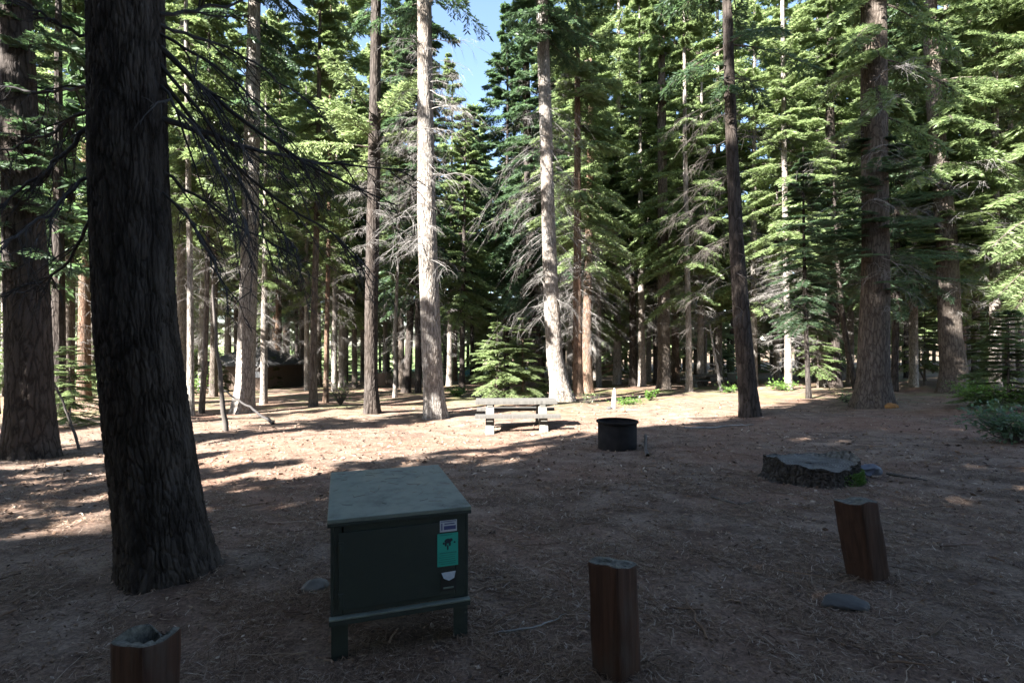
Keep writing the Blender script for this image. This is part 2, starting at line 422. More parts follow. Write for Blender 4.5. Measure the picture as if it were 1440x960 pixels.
def trunk_mesh(name, m, C, R, sides, rows, amp, cell, flare=0.35, flare_h=0.5, seed=0, lobes=5, near2=False):
    """C (k,3) centre line (local), R (k,) radii"""
    rg = np.random.default_rng(seed)
    C = np.asarray(C, float); R = np.asarray(R, float)
    zc = C[:, 2]
    lo, hi = zc[0], zc[-1]
    tt = np.linspace(0, 1, rows)
    z = lo + (hi - lo) * (tt if rows < 60 else tt ** 1.5)
    cx = np.interp(z, zc, C[:, 0]); cy_ = np.interp(z, zc, C[:, 1]); r = np.interp(z, zc, R)
    if rows > 12:
        k = np.array([1, 2, 3, 2, 1]) / 9.0
        for _ in range(3):
            for arr in (cx, cy_):
                arr[2:-2] = np.convolve(arr, k, 'same')[2:-2]
    a = np.linspace(0, 2 * np.pi, sides, endpoint=False)
    Z, A = np.meshgrid(z, a, indexing='ij')
    rr = r[:, None] * np.ones_like(A)
    ph = rg.random(4) * 6.28
    e = np.exp(-np.maximum(Z - lo - 0.1, 0) / flare_h)
    rr = rr * (1 + flare * e * (0.75 + 0.42 * np.sin(lobes * A + ph[0]) + 0.4 * np.sin(3 * A + ph[1]) + .2 * np.sin(11 * A + ph[2])))
    rr = rr * (1 + 0.035 * np.sin(2 * A + ph[2] + Z * 0.5) + 0.02 * np.sin(3 * A - Z * 0.9 + ph[3]))
    if amp:
        per = max(6, round(2 * np.pi * r[min(3, len(r) - 1)] / cell))
        U = A / (2 * np.pi) * per; W = Z / (cell * (3.4 if near2 else 2.6))
        wu = 0.22 * np.sin(Z * 1.9 / cell * 0.25 + 2 * np.sin(A * 3)); ww = 0.3 * np.sin(A * 7 + Z * 3)
        d = worley(U + wu, W + ww, per)
        d2 = worley((U + wu) * 2, W * 2.3 + ww + 11, per * 2)
        hgt = np.clip(d / 0.3, 0, 1) ** 0.7 * 0.75 + np.clip(d2 / 0.4, 0, 1) * 0.25 + 0.12 * hash2(np.round(U * 9), np.round(W * 14))
        rr = rr + amp * (hgt - 0.6)
    V = np.stack([cx[:, None] + rr * np.cos(A), cy_[:, None] + rr * np.sin(A), Z], -1).reshape(-1, 3)
    i = np.arange(rows - 1)[:, None] * sides; k = np.arange(sides)[None, :]; k2 = (k + 1) % sides
    Q = np.stack([i + k, i + k2, i + sides + k2, i + sides + k], -1).reshape(-1, 4)
    return mk_mesh(name, V, Q, m, smooth=True)

# shared crown and dead-limb meshes
CR = {}
CR['fir_a'] = (crown_mesh('crown_fir_a', [M_FIR, M_BARK_MID], 11), 14.0, 2.6)
CR['fir_b'] = (crown_mesh('crown_fir_b', [M_FIR, M_BARK_MID], 12, nb=150, gaps=0.25, flat=0.15), 14.0, 2.6)
CR['fir_c'] = (crown_mesh('crown_fir_c', [M_PINE, M_BARK_MID], 13, nb=170, shape=0.5), 14.0, 2.6)
CR['blue'] = (crown_mesh('crown_blue', [M_FIR_BLUE, M_BARK_MID], 14, nb=190, gaps=0.08, base_pitch=-0.35), 14.0, 2.6)
CR['sparse'] = (crown_mesh('crown_sparse', [M_FIR_BLUE, M_BARK_MID], 15, nb=80, gaps=0.2, n_tw=26, shape=0.4), 14.0, 2.6)
CR['bough'] = (crown_mesh('crown_bough', [M_PINE, M_BARK_MID], 19, H=1.6, R=2.8, nb=17, shape=0.05, gaps=0.05, base_pitch=-0.05, n_tw=30), 1.6, 2.8)
CR['young'] = (crown_mesh('crown_young', [M_FIR, M_BARK_MID], 16, H=5.0, R=1.6, nb=120, n_tw=30, n_lf=14, leaf=0.12, shape=0.85, gaps=0.08), 5.0, 1.6)
CR['young_b'] = (crown_mesh('crown_young_b', [M_PINE, M_BARK_MID], 17, H=5.0, R=1.6, nb=90, n_tw=30, n_lf=14, leaf=0.12, shape=0.7, gaps=0.15), 5.0, 1.6)
DW = {}
DW['a'] = (dead_mesh('dead_a', M_DEAD, 21), 8.0)
DW['b'] = (dead_mesh('dead_b', M_DEAD, 22, nb=52, droop=0.75, R=2.1), 8.0)
DW['c'] = (dead_mesh('dead_c', M_DEAD, 23, nb=50, sub=10, droop=0.2, R=1.5), 8.0)
DW['dark'] = (dead_mesh('dead_dark', M_DEAD_DARK, 24, nb=50, R=2.0), 8.0)

def add_crown(root, key, z0, H, R, rz):
    me, h, r = CR[key]
    o = link('crown', me, root, (0, 0, z0)); o.scale = (R / r, R / r, H / h); o.rotation_euler.z = rz; return o
def add_dead(root, key, z0, H, s, rz):
    me, h = DW[key]
    o = link('dead_wood', me, root, (0, 0, z0)); o.scale = (s, s, H / h); o.rotation_euler.z = rz; return o

# ------------------------------------------------------------------ the trees one can tell apart
def tree(label, base, pts, bk, H=30, crown=None, dead=None, near=0, amp=0.012, cell=0.11, flare=0.35, flare_h=0.45, group=None, name='conifer_tree', cat='tree', seed=0, Rc=None):
    """base pixel; pts = [(px centre, py, width px)...] from the base upwards; rest continues to height H"""
    B = at(*base); Y = B[1]
    root = empty(name, B, label, cat, group)
    C = []; R = []
    for (px, py, wd) in pts:
        p = pt(px, py, Y) - B; C.append(p); u = (px - CX) / F; R.append(wd / 2 / F * Y / math.sqrt(1 + u * u))
    C = np.array(C); R = np.array(R)
    C[0, 2] = min(C[0, 2], 0); 
    C = np.vstack([[C[0] - [0, 0, 0.25]], C]); R = np.concatenate([[R[0]], R])
    if H and H > C[-1, 2] + 1:
        dd = (C[-1] - C[-2]) / (C[-1, 2] - C[-2, 2]) * 0.5
        top = C[-1] + np.array([dd[0], dd[1], 1]) * (H - C[-1, 2])
        C = np.vstack([C, top]); R = np.concatenate([R, [max(0.02, R[-1] * 0.12)]])
    if near == 2: sides, rows = 330, 900
    elif near == 1: sides, rows = 110, 420
    else: sides, rows = 20, 40
    link('trunk', trunk_mesh('trunk', bk, C, R, sides, rows, amp if near else 0, cell, flare, flare_h, seed, 5, near == 2), root)
    def cx(z): return np.array([np.interp(z, C[:, 2], C[:, 0]), np.interp(z, C[:, 2], C[:, 1])])
    rr = np.random.default_rng(seed + 99)
    for c in (crown or []):
        key, z0, h, r = c; o = add_crown(root, key, z0, h, r, rr.random() * 6.28); o.location.x, o.location.y = cx(z0)
    for c in (dead or []):
        key, z0, h, s = c; o = add_dead(root, key, z0, h, s, rr.random() * 6.28); o.location.x, o.location.y = cx(z0 + h / 2)
    return root, B, C, R

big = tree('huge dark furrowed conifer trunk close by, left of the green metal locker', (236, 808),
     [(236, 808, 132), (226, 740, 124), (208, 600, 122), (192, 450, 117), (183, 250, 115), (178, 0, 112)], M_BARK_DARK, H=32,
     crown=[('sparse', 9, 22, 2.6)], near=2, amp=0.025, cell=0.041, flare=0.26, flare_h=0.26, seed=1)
tree('thick grey-brown conifer trunk at the left edge, behind the huge dark trunk', (45, 642),
     [(45, 642, 80), (42, 560, 68), (38, 400, 64), (31, 250, 58), (20, 0, 52)], M_BARK_DARK, H=32,  # dark bark puts part of this trunk's shade into its colour
     crown=[('sparse', 17, 14, 1.6), ('sparse', 3.6, 6, 1.25)], near=1, amp=0.024, cell=0.08, flare=0.3, seed=2)
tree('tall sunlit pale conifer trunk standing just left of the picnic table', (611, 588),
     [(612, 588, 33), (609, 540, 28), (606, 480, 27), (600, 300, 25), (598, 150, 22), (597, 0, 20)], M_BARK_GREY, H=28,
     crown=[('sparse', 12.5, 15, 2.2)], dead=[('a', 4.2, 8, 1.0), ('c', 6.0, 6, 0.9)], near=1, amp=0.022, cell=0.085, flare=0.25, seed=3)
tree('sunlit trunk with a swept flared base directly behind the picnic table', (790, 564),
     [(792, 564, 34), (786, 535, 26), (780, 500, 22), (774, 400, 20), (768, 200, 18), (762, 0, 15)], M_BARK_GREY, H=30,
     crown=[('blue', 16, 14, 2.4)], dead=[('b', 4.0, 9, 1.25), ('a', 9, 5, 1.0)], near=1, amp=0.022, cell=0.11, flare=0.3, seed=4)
tree('dark slim trunk leaning left, between the fire ring and the stump', (1054, 585),
     [(1055, 585, 29), (1051, 540, 26), (1044, 460, 25), (1036, 350, 21), (1029, 200, 16), (1022, 0, 12)], M_BARK_DARK, H=26,
     crown=[('sparse', 9.5, 15, 2.4)], dead=[('dark', 2.8, 7.5, 1.0)], near=1, amp=0.022, cell=0.09, flare=0.2, seed=5)
big_right = tree('massive dappled grey trunk with an orange stain at its foot, behind the stump', (1227, 571),
     [(1227, 571, 56), (1228, 530, 46), (1231, 400, 41), (1230, 200, 39), (1228, 0, 35)], M_BARK_MID, H=34,
     crown=[('fir_b', 10, 22, 2.8), ('sparse', 4.0, 5, 2.6)], dead=[('a', 3.5, 8, 1.1)], near=1, amp=0.02, cell=0.085, flare=0.28, seed=6)
tree('crooked sunlit thick trunk at the right behind a shrub', (1338, 553),
     [(1338, 553, 44), (1342, 520, 42), (1336, 470, 36), (1334, 420, 34), (1331, 330, 30), (1317, 190, 25), (1306, 0, 22)], M_BARK_MID, H=32,
     crown=[('fir_a', 10, 22, 3.0), ('fir_b', 6.4, 4, 2.6)], dead=[('a', 4, 7, 1.2)], near=1, amp=0.018, cell=0.085, flare=0.25, seed=7)
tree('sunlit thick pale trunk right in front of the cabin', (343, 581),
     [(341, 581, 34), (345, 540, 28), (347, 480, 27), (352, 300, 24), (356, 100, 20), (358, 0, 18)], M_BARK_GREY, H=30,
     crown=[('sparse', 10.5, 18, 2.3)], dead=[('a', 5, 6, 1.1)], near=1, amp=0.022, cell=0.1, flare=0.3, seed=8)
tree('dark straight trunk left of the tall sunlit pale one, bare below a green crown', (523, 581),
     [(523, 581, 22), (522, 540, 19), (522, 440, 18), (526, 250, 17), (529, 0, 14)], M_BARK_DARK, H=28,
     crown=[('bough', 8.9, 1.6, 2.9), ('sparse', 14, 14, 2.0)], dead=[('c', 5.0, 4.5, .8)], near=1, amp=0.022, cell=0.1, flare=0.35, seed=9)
tree('slender pale trunk between the cabin and the dark straight trunk', (440, 571),
     [(440, 571, 12), (440, 500, 10), (443, 400, 9), (447, 250, 8)], M_BARK_MID, H=22, crown=[('fir_a', 8, 13, 2.2)], dead=[('dark', 4, 4, .7)], seed=10)
tree('thin brown trunk just right of the slender pale one by the cabin', (458, 566),
     [(458, 566, 8), (459, 500, 7), (461, 400, 6), (463, 280, 5)], M_BARK_RED, H=20, crown=[('fir_b', 7, 12, 2.0)], dead=[('dark', 3.5, 4, .7)], seed=11)
tree('broken dark snag without branches, behind the white stake', (891, 543),
     [(891, 543, 12), (890, 480, 10), (889, 400, 9), (887, 302, 7)], M_BARK_DARK, H=0, seed=12, flare=0.15, name='tree_snag', cat='dead tree')
tree('dark upright trunk right of the branchless snag', (934, 547),
     [(934, 547, 20), (934, 500, 18), (933, 400, 16), (931, 200, 13)], M_BARK_MID, H=30, crown=[('fir_a', 7.5, 20, 2.8)], dead=[('a', 3, 5, .9)], near=1, amp=0.016, cell=0.13, seed=13)
tree('dappled thin trunk standing right in front of the distant picnic table', (969, 551),
     [(969, 551, 11), (969, 500, 9), (967, 400, 8), (964, 250, 7)], M_BARK_GREY, H=26, crown=[('fir_b', 5.5, 18, 2.6)], dead=[('c', 2.6, 4, .9)], seed=14)
tree('thin white sunlit trunk right of the dark leaning trunk', (1109, 548),
     [(1109, 548, 11), (1108, 480, 10), (1104, 300, 8), (1100, 0, 6)], M_BARK_GREY, H=26, crown=[('fir_c', 7.5, 16, 3.0)], dead=[('c', 1.6, 6, 1.25), ('c', 3, 5, 1.1)], seed=15)
tree('small dark sapling trunk right of the thin white trunk', (1137, 560),
     [(1137, 560, 8), (1135, 500, 7), (1132, 430, 6), (1130, 300, 4)], M_BARK_DARK, H=11, crown=[('blue', 3.2, 7.5, 1.7)], dead=[('dark', 1.8, 2, .6)], seed=16)
tree('dark trunk just left of the massive dappled one', (1174, 545),
     [(1174, 545, 20), (1173, 500, 18), (1172, 400, 16), (1168, 200, 14)], M_BARK_DARK, H=28, crown=[('fir_a', 8, 18, 2.6)], dead=[('dark', 3, 5, .9)], seed=17)
tree('thin dark trunk leaning towards the massive dappled one', (1203, 548),
     [(1204, 548, 9), (1196, 515, 9), (1188, 470, 8), (1180, 400, 7), (1174, 300, 5)], M_BARK_DARK, H=12, crown=[('sparse', 5, 6, 1.6)], seed=18)
tree('dark slim trunk just right of the massive dappled one', (1258, 551),
     [(1258, 551, 11), (1259, 480, 10), (1261, 380, 9), (1262, 200, 7)], M_BARK_DARK, H=24, crown=[('blue', 5, 18, 2.4)], dead=[('dark', 2.5, 3, .8)], seed=19)
tree('slim pale trunk just right of the huge dark one', (268, 585),
     [(268, 585, 12), (268, 500, 10), (267, 350, 9), (263, 150, 7)], M_BARK_GREY, H=26, crown=[('fir_b', 8, 17, 2.3)], dead=[('dark', 4, 5, .8)], seed=20)
tree('slim trunk left of the leaning black pole', (284, 581),
     [(283, 581, 9), (288, 520, 8), (291, 420, 7), (293, 250, 6)], M_BARK_MID, H=22, crown=[('fir_a', 7, 14, 2.0)], seed=21)
tree('curved thin trunk in front of the slatted fence', (555, 559),
     [(555, 559, 6), (557, 520, 5), (553, 490, 5), (557, 440, 5), (560, 350, 4)], M_BARK_GREY, H=14, crown=[('fir_b', 6, 8, 1.7)], seed=22)
tree('dark trunk at the right end of the slatted fence', (572, 552),
     [(571, 552, 12), (575, 500, 11), (577, 440, 10), (580, 300, 8)], M_BARK_DARK, H=26, crown=[('blue', 6, 19, 2.6)], dead=[('a', 3, 5, .9)], seed=23)
tree('short dark mossy trunk between the tall sunlit pale one and the green young firs', (649, 552),
     [(649, 552, 9), (650, 510, 8), (650, 460, 7), (652, 380, 6)], M_BARK_DARK, H=18, crown=[('fir_a', 4.6, 13, 2.2)], dead=[('c', 2.4, 2.5, .7)], seed=24)
tree('dark bushy fir just left of the trunk with the swept base', (755, 549),
     [(755, 549, 22), (752, 480, 18), (748, 380, 15), (742, 200, 12), (738, 0, 8)], M_BARK_DARK, H=27, crown=[('blue', 5.5, 21, 3.0), ('blue', 2.2, 5, 1.8)], dead=[('a', 1.5, 4, .8)], seed=25)
tree('dark brown trunk just right of the trunk with the swept base', (813, 556),
     [(813, 556, 14), (812, 500, 13), (812, 420, 12), (812, 250, 10)], M_BARK_RED, H=26, crown=[('fir_c', 8, 17, 2.8)], dead=[('b', 3, 6, 1.2)], seed=26)
tree('ragged brown trunk paired with the dark brown one behind the white stake', (827, 552),
     [(827, 552, 15), (825, 500, 13), (826, 420, 12), (830, 250, 10)], M_BARK_RED, H=28, crown=[('fir_c', 7, 20, 3.0)], dead=[('b', 2.5, 5, .9)], seed=27)
tree('bent reddish trunk with low green sprays, left of the branchless snag', (857, 527),
     [(857, 527, 20), (853, 505, 16), (846, 480, 14), (844, 420, 12), (845, 250, 10)], M_BARK_RED, H=30, crown=[('fir_c', 4, 25, 4.2)], seed=28)

# young firs and other low green trees
def young(label, px, py, H, R, key='young', z0=0.25, bk=M_BARK_MID, rz=0.0, group=None):
    B = at(px, py); root = empty('young_fir', B, label, 'young tree', group)
    link('trunk', trunk_mesh('trunk', bk, [[0, 0, -.15], [0, 0, H * .5], [0.02, 0, H]], [0.02 + 0.009 * H, 0.012 + .005 * H, 0.004], 10, 14, 0, .1, .1), root)
    add_crown(root, key, z0, H - z0, R, rz); return root
young('bright green young fir with layered boughs behind the picnic table', 735, 561, 3.9, 1.7, 'young_b', .4, M_BARK_RED, .4)  # pale needles on this fir and the next put sunlight into their colour
young('wide green young fir left of the one behind the picnic table', 699, 562, 4.0, 1.8, 'young_b', .15, M_BARK_MID, 2.0)
young('tall bright green fir behind the gap between the two sunlit trunks', 690, 538, 11.5, 3.0, 'young_b', 1.2, M_BARK_MID, 1.0)
young('pale green sapling between the two left-hand trunks', 98, 600, 2.6, 1.1, 'young_b', .3, M_BARK_MID, .3)
young('dark green fir sapling at the right edge of the camp', 1418, 575, 2.9, 1.5, 'young', .2, M_BARK_MID, 3.0)
young('taller fir sapling behind the one at the right edge', 1388, 543, 4.4, 1.9, 'young', .5, M_BARK_MID, 4.2)
young('bright green bushy sapling behind the distant picnic table', 1024, 530, 3.4, 1.7, 'young_b', .3, M_BARK_MID, 1.2)
young('small dense fir beside the cabin wall', 384, 546, 2.6, 1.0, 'young', .1, M_BARK_MID, 5.0)
young('small fir at the left corner of the cabin', 312, 550, 2.2, 0.9, 'young', .1, M_BARK_MID, 2.5)
young('leafy young fir in the shade right of the crooked trunk', 1300, 541, 5.0, 1.8, 'young', 1.0, M_BARK_MID, 0.9)
young('small green fir left of the massive dappled trunk', 1150, 545, 5.2, 1.6, 'young', .9, M_BARK_MID, 3.9)
for px, py, H_, R_, k_ in [(848, 524, 4, 1.8, 'young_b'), (905, 520, 5, 2, 'young_b'), (1065, 523, 5, 2.2, 'young_b'), (1095, 519, 4.5, 2, 'young'), (1180, 520, 5, 2, 'young_b'), (1232, 517, 6, 2.3, 'young_b'), (1265, 520, 4, 1.8, 'young'), (1375, 512, 6, 2.4, 'young_b'), (1440, 516, 5, 2.2, 'young')]:
    young('young green fir in the understorey of the woods to the right', px, py, H_, R_, k_, .3, M_BARK_MID, px * .7, 'young firs in the woods to the right')
for px, py, H_, R_, k_ in [(246, 552, 5, 2, 'young'), (300, 541, 5, 2, 'young_b'), (428, 537, 6, 2.2, 'young'), (452, 533, 5, 2, 'young_b'), (478, 536, 6, 2.2, 'young'), (500, 531, 6, 2.2, 'young_b'), (545, 531, 7, 2.5, 'young'), (120, 556, 5, 2, 'young_b'), (4, 558, 6, 2.2, 'young')]:
    young('young green fir in the understorey of the open woods to the left', px, py, H_, R_, k_, .5, M_BARK_MID, px * .7, 'young firs in the woods to the left')
for px, py, H_, R_, k_ in [(612, 530, 4, 1.8, 'young_b'), (575, 527, 4, 1.8, 'young'), (668, 531, 4, 1.9, 'young_b'), (728, 538, 7, 2.4, 'young'), (640, 524, 6, 2.2, 'young')]:
    young('young green fir in the understorey behind the picnic table', px, py, H_, R_, k_, .3, M_BARK_MID, px * .7, 'young firs in the woods behind the table')
young('bright fir with low boughs between the snag and the bent reddish trunk', 872, 531, 6.5, 2.4, 'young_b', .8, M_BARK_MID, 2.9)

# ------------------------------------------------------------------ background trees: a few kinds, copied
def proto_tree(name, bk, H, r, crown, dead, lean=0.0, seed=0):
    root = empty(name, (0, 0, 0), 'x', 'tree')
    C = [[0, 0, -.3], [lean * .2, 0, H * .2], [lean * .6, lean * .2, H * .6], [lean, lean * .4, H]]
    link('trunk', trunk_mesh('trunk', bk, C, [r * 1.05, r * .9, r * .5, .03], 14, 40, 0, .1, .3, .5, seed), root)
    for (key, z0, h, R) in crown: add_crown(root, key, z0, h, R, seed * 1.3)
    for (key, z0, h, s) in dead: add_dead(root, key, z0, h, s, seed * 2.1)
    return root
protos = [
    proto_tree('background_conifer', M_BARK_MID, 27, 0.24, [('fir_a', 9, 18, 3.2)], [('a', 2.5, 9, 1.2)], .3, 31),
    proto_tree('background_conifer', M_BARK_GREY, 29, 0.26, [('fir_b', 9.5, 19.5, 3.2)], [('a', 3, 9, 1.2)], -.3, 32),
    proto_tree('background_conifer', M_BARK_RED, 31, 0.31, [('fir_c', 9, 22, 3.7)], [('c', 2.5, 8, 1.5)], .2, 33),
    proto_tree('background_conifer', M_BARK_DARK, 26, 0.2, [('blue', 8, 18, 3.0)], [('b', 2, 7, 1.1)], -.2, 34),
    proto_tree('background_conifer', M_BARK_GREY, 28, 0.22, [('fir_c', 5, 23, 3.7)], [('c', 1.5, 3, .9)], .1, 35),
]
used = [False] * len(protos)
def copy_tree(o, parent=None):
    c = o.copy(); COL.objects.link(c); c.parent = parent
    for ch in list(o.children): copy_tree(ch, c)
    return c
def place(k, px, d, s, label, group):
    p = protos[k]
    if used[k]: o = copy_tree(p)
    else: o = p; used[k] = True
    x = (px - CX) / F * d
    o.location = (x, d, float(ground(x, d))); o.rotation_euler.z = random.random() * 6.28; o.scale = (s, s, s)
    tag(o, label, 'tree', group); return o
GL = 'slim conifers in the open woods around the cabin'
GC = 'conifers in the woods behind the picnic table'
GR = 'green conifers in the woods to the right'
GE = 'conifers at the far left edge'
kinds_l = {0: 'brown-barked slim conifer in the open woods around the cabin', 1: 'grey-barked slim conifer in the open woods around the cabin',
           2: 'reddish-barked conifer in the open woods around the cabin', 3: 'dark slim conifer in the open woods around the cabin', 4: 'pale green low-crowned conifer in the woods around the cabin'}
kinds_c = {0: 'brown-barked conifer in the woods behind the picnic table', 1: 'grey-barked conifer in the woods behind the picnic table', 2: 'reddish-barked pale-crowned conifer in the woods behind the picnic table',
           3: 'dark-crowned conifer in the woods behind the picnic table', 4: 'low-crowned pale green conifer in the woods behind the picnic table'}
kinds_r = {0: 'brown-barked conifer in the green woods to the right', 1: 'grey-barked conifer in the green woods to the right', 2: 'reddish-barked pale-crowned conifer in the green woods to the right',
           3: 'dark-crowned conifer in the green woods to the right', 4: 'low-crowned pale green conifer in the green woods to the right'}
kinds_e = {0: 'brown-barked conifer beyond the left edge trunks', 1: 'grey-barked conifer beyond the left edge trunks', 2: 'reddish-barked conifer beyond the left edge trunks', 3: 'dark-crowned conifer beyond the left edge trunks', 4: 'low-crowned conifer beyond the left edge trunks'}
spots = [  # kind, px, distance, scale, zone
    (0, 205, 34, 1.3, 'l'), (4, 240, 40, 1.35, 'l'), (0, 322, 58, 1.3, 'l'), (2, 388, 58, 1.3, 'l'), (4, 482, 44, 1.4, 'l'), (0, 560, 46, 1.45, 'l'), (0, 424, 50, 1.2, 'l'), (1, 285, 44, 1.4, 'l'),
    (0, 345, 54, 1.5, 'l'), (4, 250, 52, 1.5, 'l'), (4, 380, 62, 1.5, 'l'), (4, 525, 58, 1.3, 'l'),
    (2, 810, 46, 1.35, 'c'), (4, 868, 40, 1.35, 'r'), (0, 930, 48, 1.5, 'r'), (4, 1010, 42, 1.4, 'r'), (4, 1150, 40, 1.4, 'r'), (2, 1240, 36, 1.2, 'r'), (4, 1330, 36, 1.3, 'r'), (4, 1400, 40, 1.3, 'r'),
    (2, 118, 30, 1.0, 'e'), (0, 96, 24, .9, 'e'), (1, 60, 36, 1.0, 'e'), (3, -10, 22, 1.0, 'e'), (1, 8, 40, .9, 'e'), (0, 130, 44, .9, 'e'),
    (1, 255, 27, .9, 'l'), (2, 262, 38, 1.0, 'l'), (0, 300, 33, .95, 'l'), (1, 318, 52, .9, 'l'), (0, 333, 46, .9, 'l'), (1, 371, 24, .6, 'l'), (0, 377, 54, 1.0, 'l'), (2, 391, 50, 1., 'l'),
    (3, 418, 52, .9, 'l'), (1, 432, 40, .8, 'l'), (0, 449, 46, .9, 'l'), (1, 470, 37, .8, 'l'), (3, 487, 48, .9, 'l'), (0, 499, 42, .9, 'l'), (1, 541, 50, .9, 'l'), (0, 510, 56, 1.0, 'l'),
    (3, 285, 50, 1., 'l'), (2, 402, 58, 1.0, 'l'),
    (3, 588, 33, 1.0, 'c'), (0, 565, 40, 1.0, 'c'), (1, 632, 42, .9, 'c'), (3, 664, 50, 1.0, 'c'), (2, 640, 56, .8, 'c'), (3, 712, 36, 1.0, 'c'), (0, 733, 45, 1.0, 'c'), (4, 800, 42, 1.05, 'c'), (1, 835, 50, 1.0, 'c'), (4, 842, 38, .85, 'c'), (3, 775, 33, .95, 'c'),
    (0, 868, 48, 1.0, 'r'), (1, 903, 36, .95, 'r'), (4, 912, 45, 1.0, 'r'), (3, 922, 40, 1.0, 'r'), (2, 950, 42, 1.0, 'r'), (4, 985, 36, 1.0, 'r'), (1, 990, 48, 1.0, 'r'), (4, 1060, 34, 1.0, 'r'), (4, 1092, 40, 1.1, 'r'), (2, 1130, 44, 1.0, 'r'),
    (1, 1160, 32, 1.0, 'r'), (4, 1196, 38, 1.0, 'r'), (0, 1215, 46, 1.0, 'r'), (4, 1285, 30, 1.0, 'r'), (3, 1275, 42, 1.0, 'r'), (1, 1400, 26, .9, 'r'), (4, 1372, 33, 1.0, 'r'), (4, 1420, 30, 1.0, 'r'), (2, 1352, 44, 1.0, 'r'), (0, 1436, 40, 1.0, 'r'), (4, 1465, 24, 1.0, 'r'),
]
for k, px, d, s, zn in spots:
    lab, grp = {'l': (kinds_l, GL), 'c': (kinds_c, GC), 'r': (kinds_r, GR), 'e': (kinds_e, GE)}[zn]
    place(k, px, d, s, lab[k], grp)

# far wood that reads as one mass
def mass(name, places, mats, label, cat, seed=50):
    parts = []; wood = []
    protos_ = [crown_arrays(seed + q, nb=110, n_tw=14, n_lf=7, leaf=0.5, gaps=0.15) for q in range(3)]
    for (x, y, H, R, cb) in places:
        lf, wd = protos_[rng.integers(3)]
        a = rng.random() * 6.28; c, s_ = math.cos(a), math.sin(a)
        z = float(ground(x, y)); k = R / 2.6; kz = (H - cb) / 14.0
        V = lf[0].copy(); V = np.stack([(V[:, 0] * c - V[:, 1] * s_) * k + x, (V[:, 0] * s_ + V[:, 1] * c) * k + y, V[:, 2] * kz + z + cb], -1)
        parts.append((V, lf[1]))
        zz = np.linspace(-.3, H, 5); P = np.stack([np.full(5, x), np.full(5, y), zz + z], -1)[None]
        wood.append(tubes(P, np.linspace(0.011 * H, 0.02, 5)[None], 8))
    L_ = join(parts); W_ = join(wood); V, Q = join([L_, W_])
    mi = np.concatenate([np.zeros(len(L_[1])), np.ones(len(W_[1]))])
    o = link(name, mk_mesh(name, V, Q, mats, mi)); return tag(o, label, cat, None, 'stuff')
pl = []
for k in range(170):
    d = 55 + 50 * rng.random(); px = -120 + 1680 * (k + rng.random()) / 170
    if 405 < px < 475 and d < 88: d = 90 + 15 * rng.random()
    if px < 600 and rng.random() < .35: continue
    pl.append(((px - CX) / F * d, d, 25 + 12 * rng.random(), 3.4 + 1.6 * rng.random(), (4.5 if px < 600 else 3) + 4 * rng.random()))
mass('distant_forest', pl, [M_PINE, M_BARK_MID], 'far-off wall of conifers closing the view behind the camp', 'forest')  # paler needles put haze into the colour of the far trees

# the wood standing round and behind the photographer, which throws the camp into shade
r2 = math.sqrt(.5)
def st(s, t): return ((s + t) * r2, (t - s) * r2)
bk = []
for (s, t, H, R, cb) in [(-7.9, -5.5, 11, .9, 2), (-10.4, -3, 4.0, .6, 1), (-2.4, -5.6, 27, 2.6, 3.5), (-4.2, -5.2, 30, 1.7, 3), (-6.3, -9, 33, 1.9, 2), (-5.6, -13, 34, 2.6, 3), (-3.6, -8, 34, 3.2, 3), (-2.2, -12, 34, 3.4, 3), (-5.2, -18, 36, 3.0, 3), (-1.8, -17, 36, 3.4, 4), (-6.0, -24, 38, 2.4, 4), (-4, -28, 42, 3.2, 5), (-1, -23, 40, 3.6, 5),
                         (1.2, -9, 30, 3.1, 2), (4.8, -7, 27, 3.1, 2), (8.4, -10, 27, 3.1, 2), (12, -7, 27, 3.1, 2), (16, -8, 27, 3.1, 2), (1.6, -16, 28, 3.1, 3), (5.2, -14, 29, 3.1, 3), (9.5, -16, 28, 3.1, 3), (13.5, -14, 29, 3.1, 3),
                         (3, -22, 30, 3.1, 4), (7, -22, 30, 3.1, 4),
                         (-15.4, -9, 17.5, 1.9, 3), (-20.2, -16, 24, 1.8, 4), (-11.6, -4.2, 5.2, 1.3, .8), (-23, -8, 22, 2.4, 5), (-27, 2, 24, 2.6, 6), (-9.4, -5, 6.2, 1.2, 1.5), (-10.6, -9, 6.5, 1.0, 2),
                         (-14.0, -6, 15, 1.0, 2.5), (-12, -30, 20, 3, 2), (-9, -36, 18, 3, 2), (-17, -34, 20, 3, 2),
                         (15, 2, 26, 3.8, 2), (19, 10, 26, 3.8, 2), (20, 1, 26, 3.8, 2), (14.5, -3, 26, 3.8, 2), (21, 17, 26, 3.8, 3), (24, 8, 26, 3.8, 3)]:
    x, y = st(s, t); bk.append((x, y, H, R, cb))
mass('surrounding_forest', bk, [M_FIR_BLUE, M_BARK_DARK], 'dark conifers standing around and behind the viewpoint', 'forest', 70)

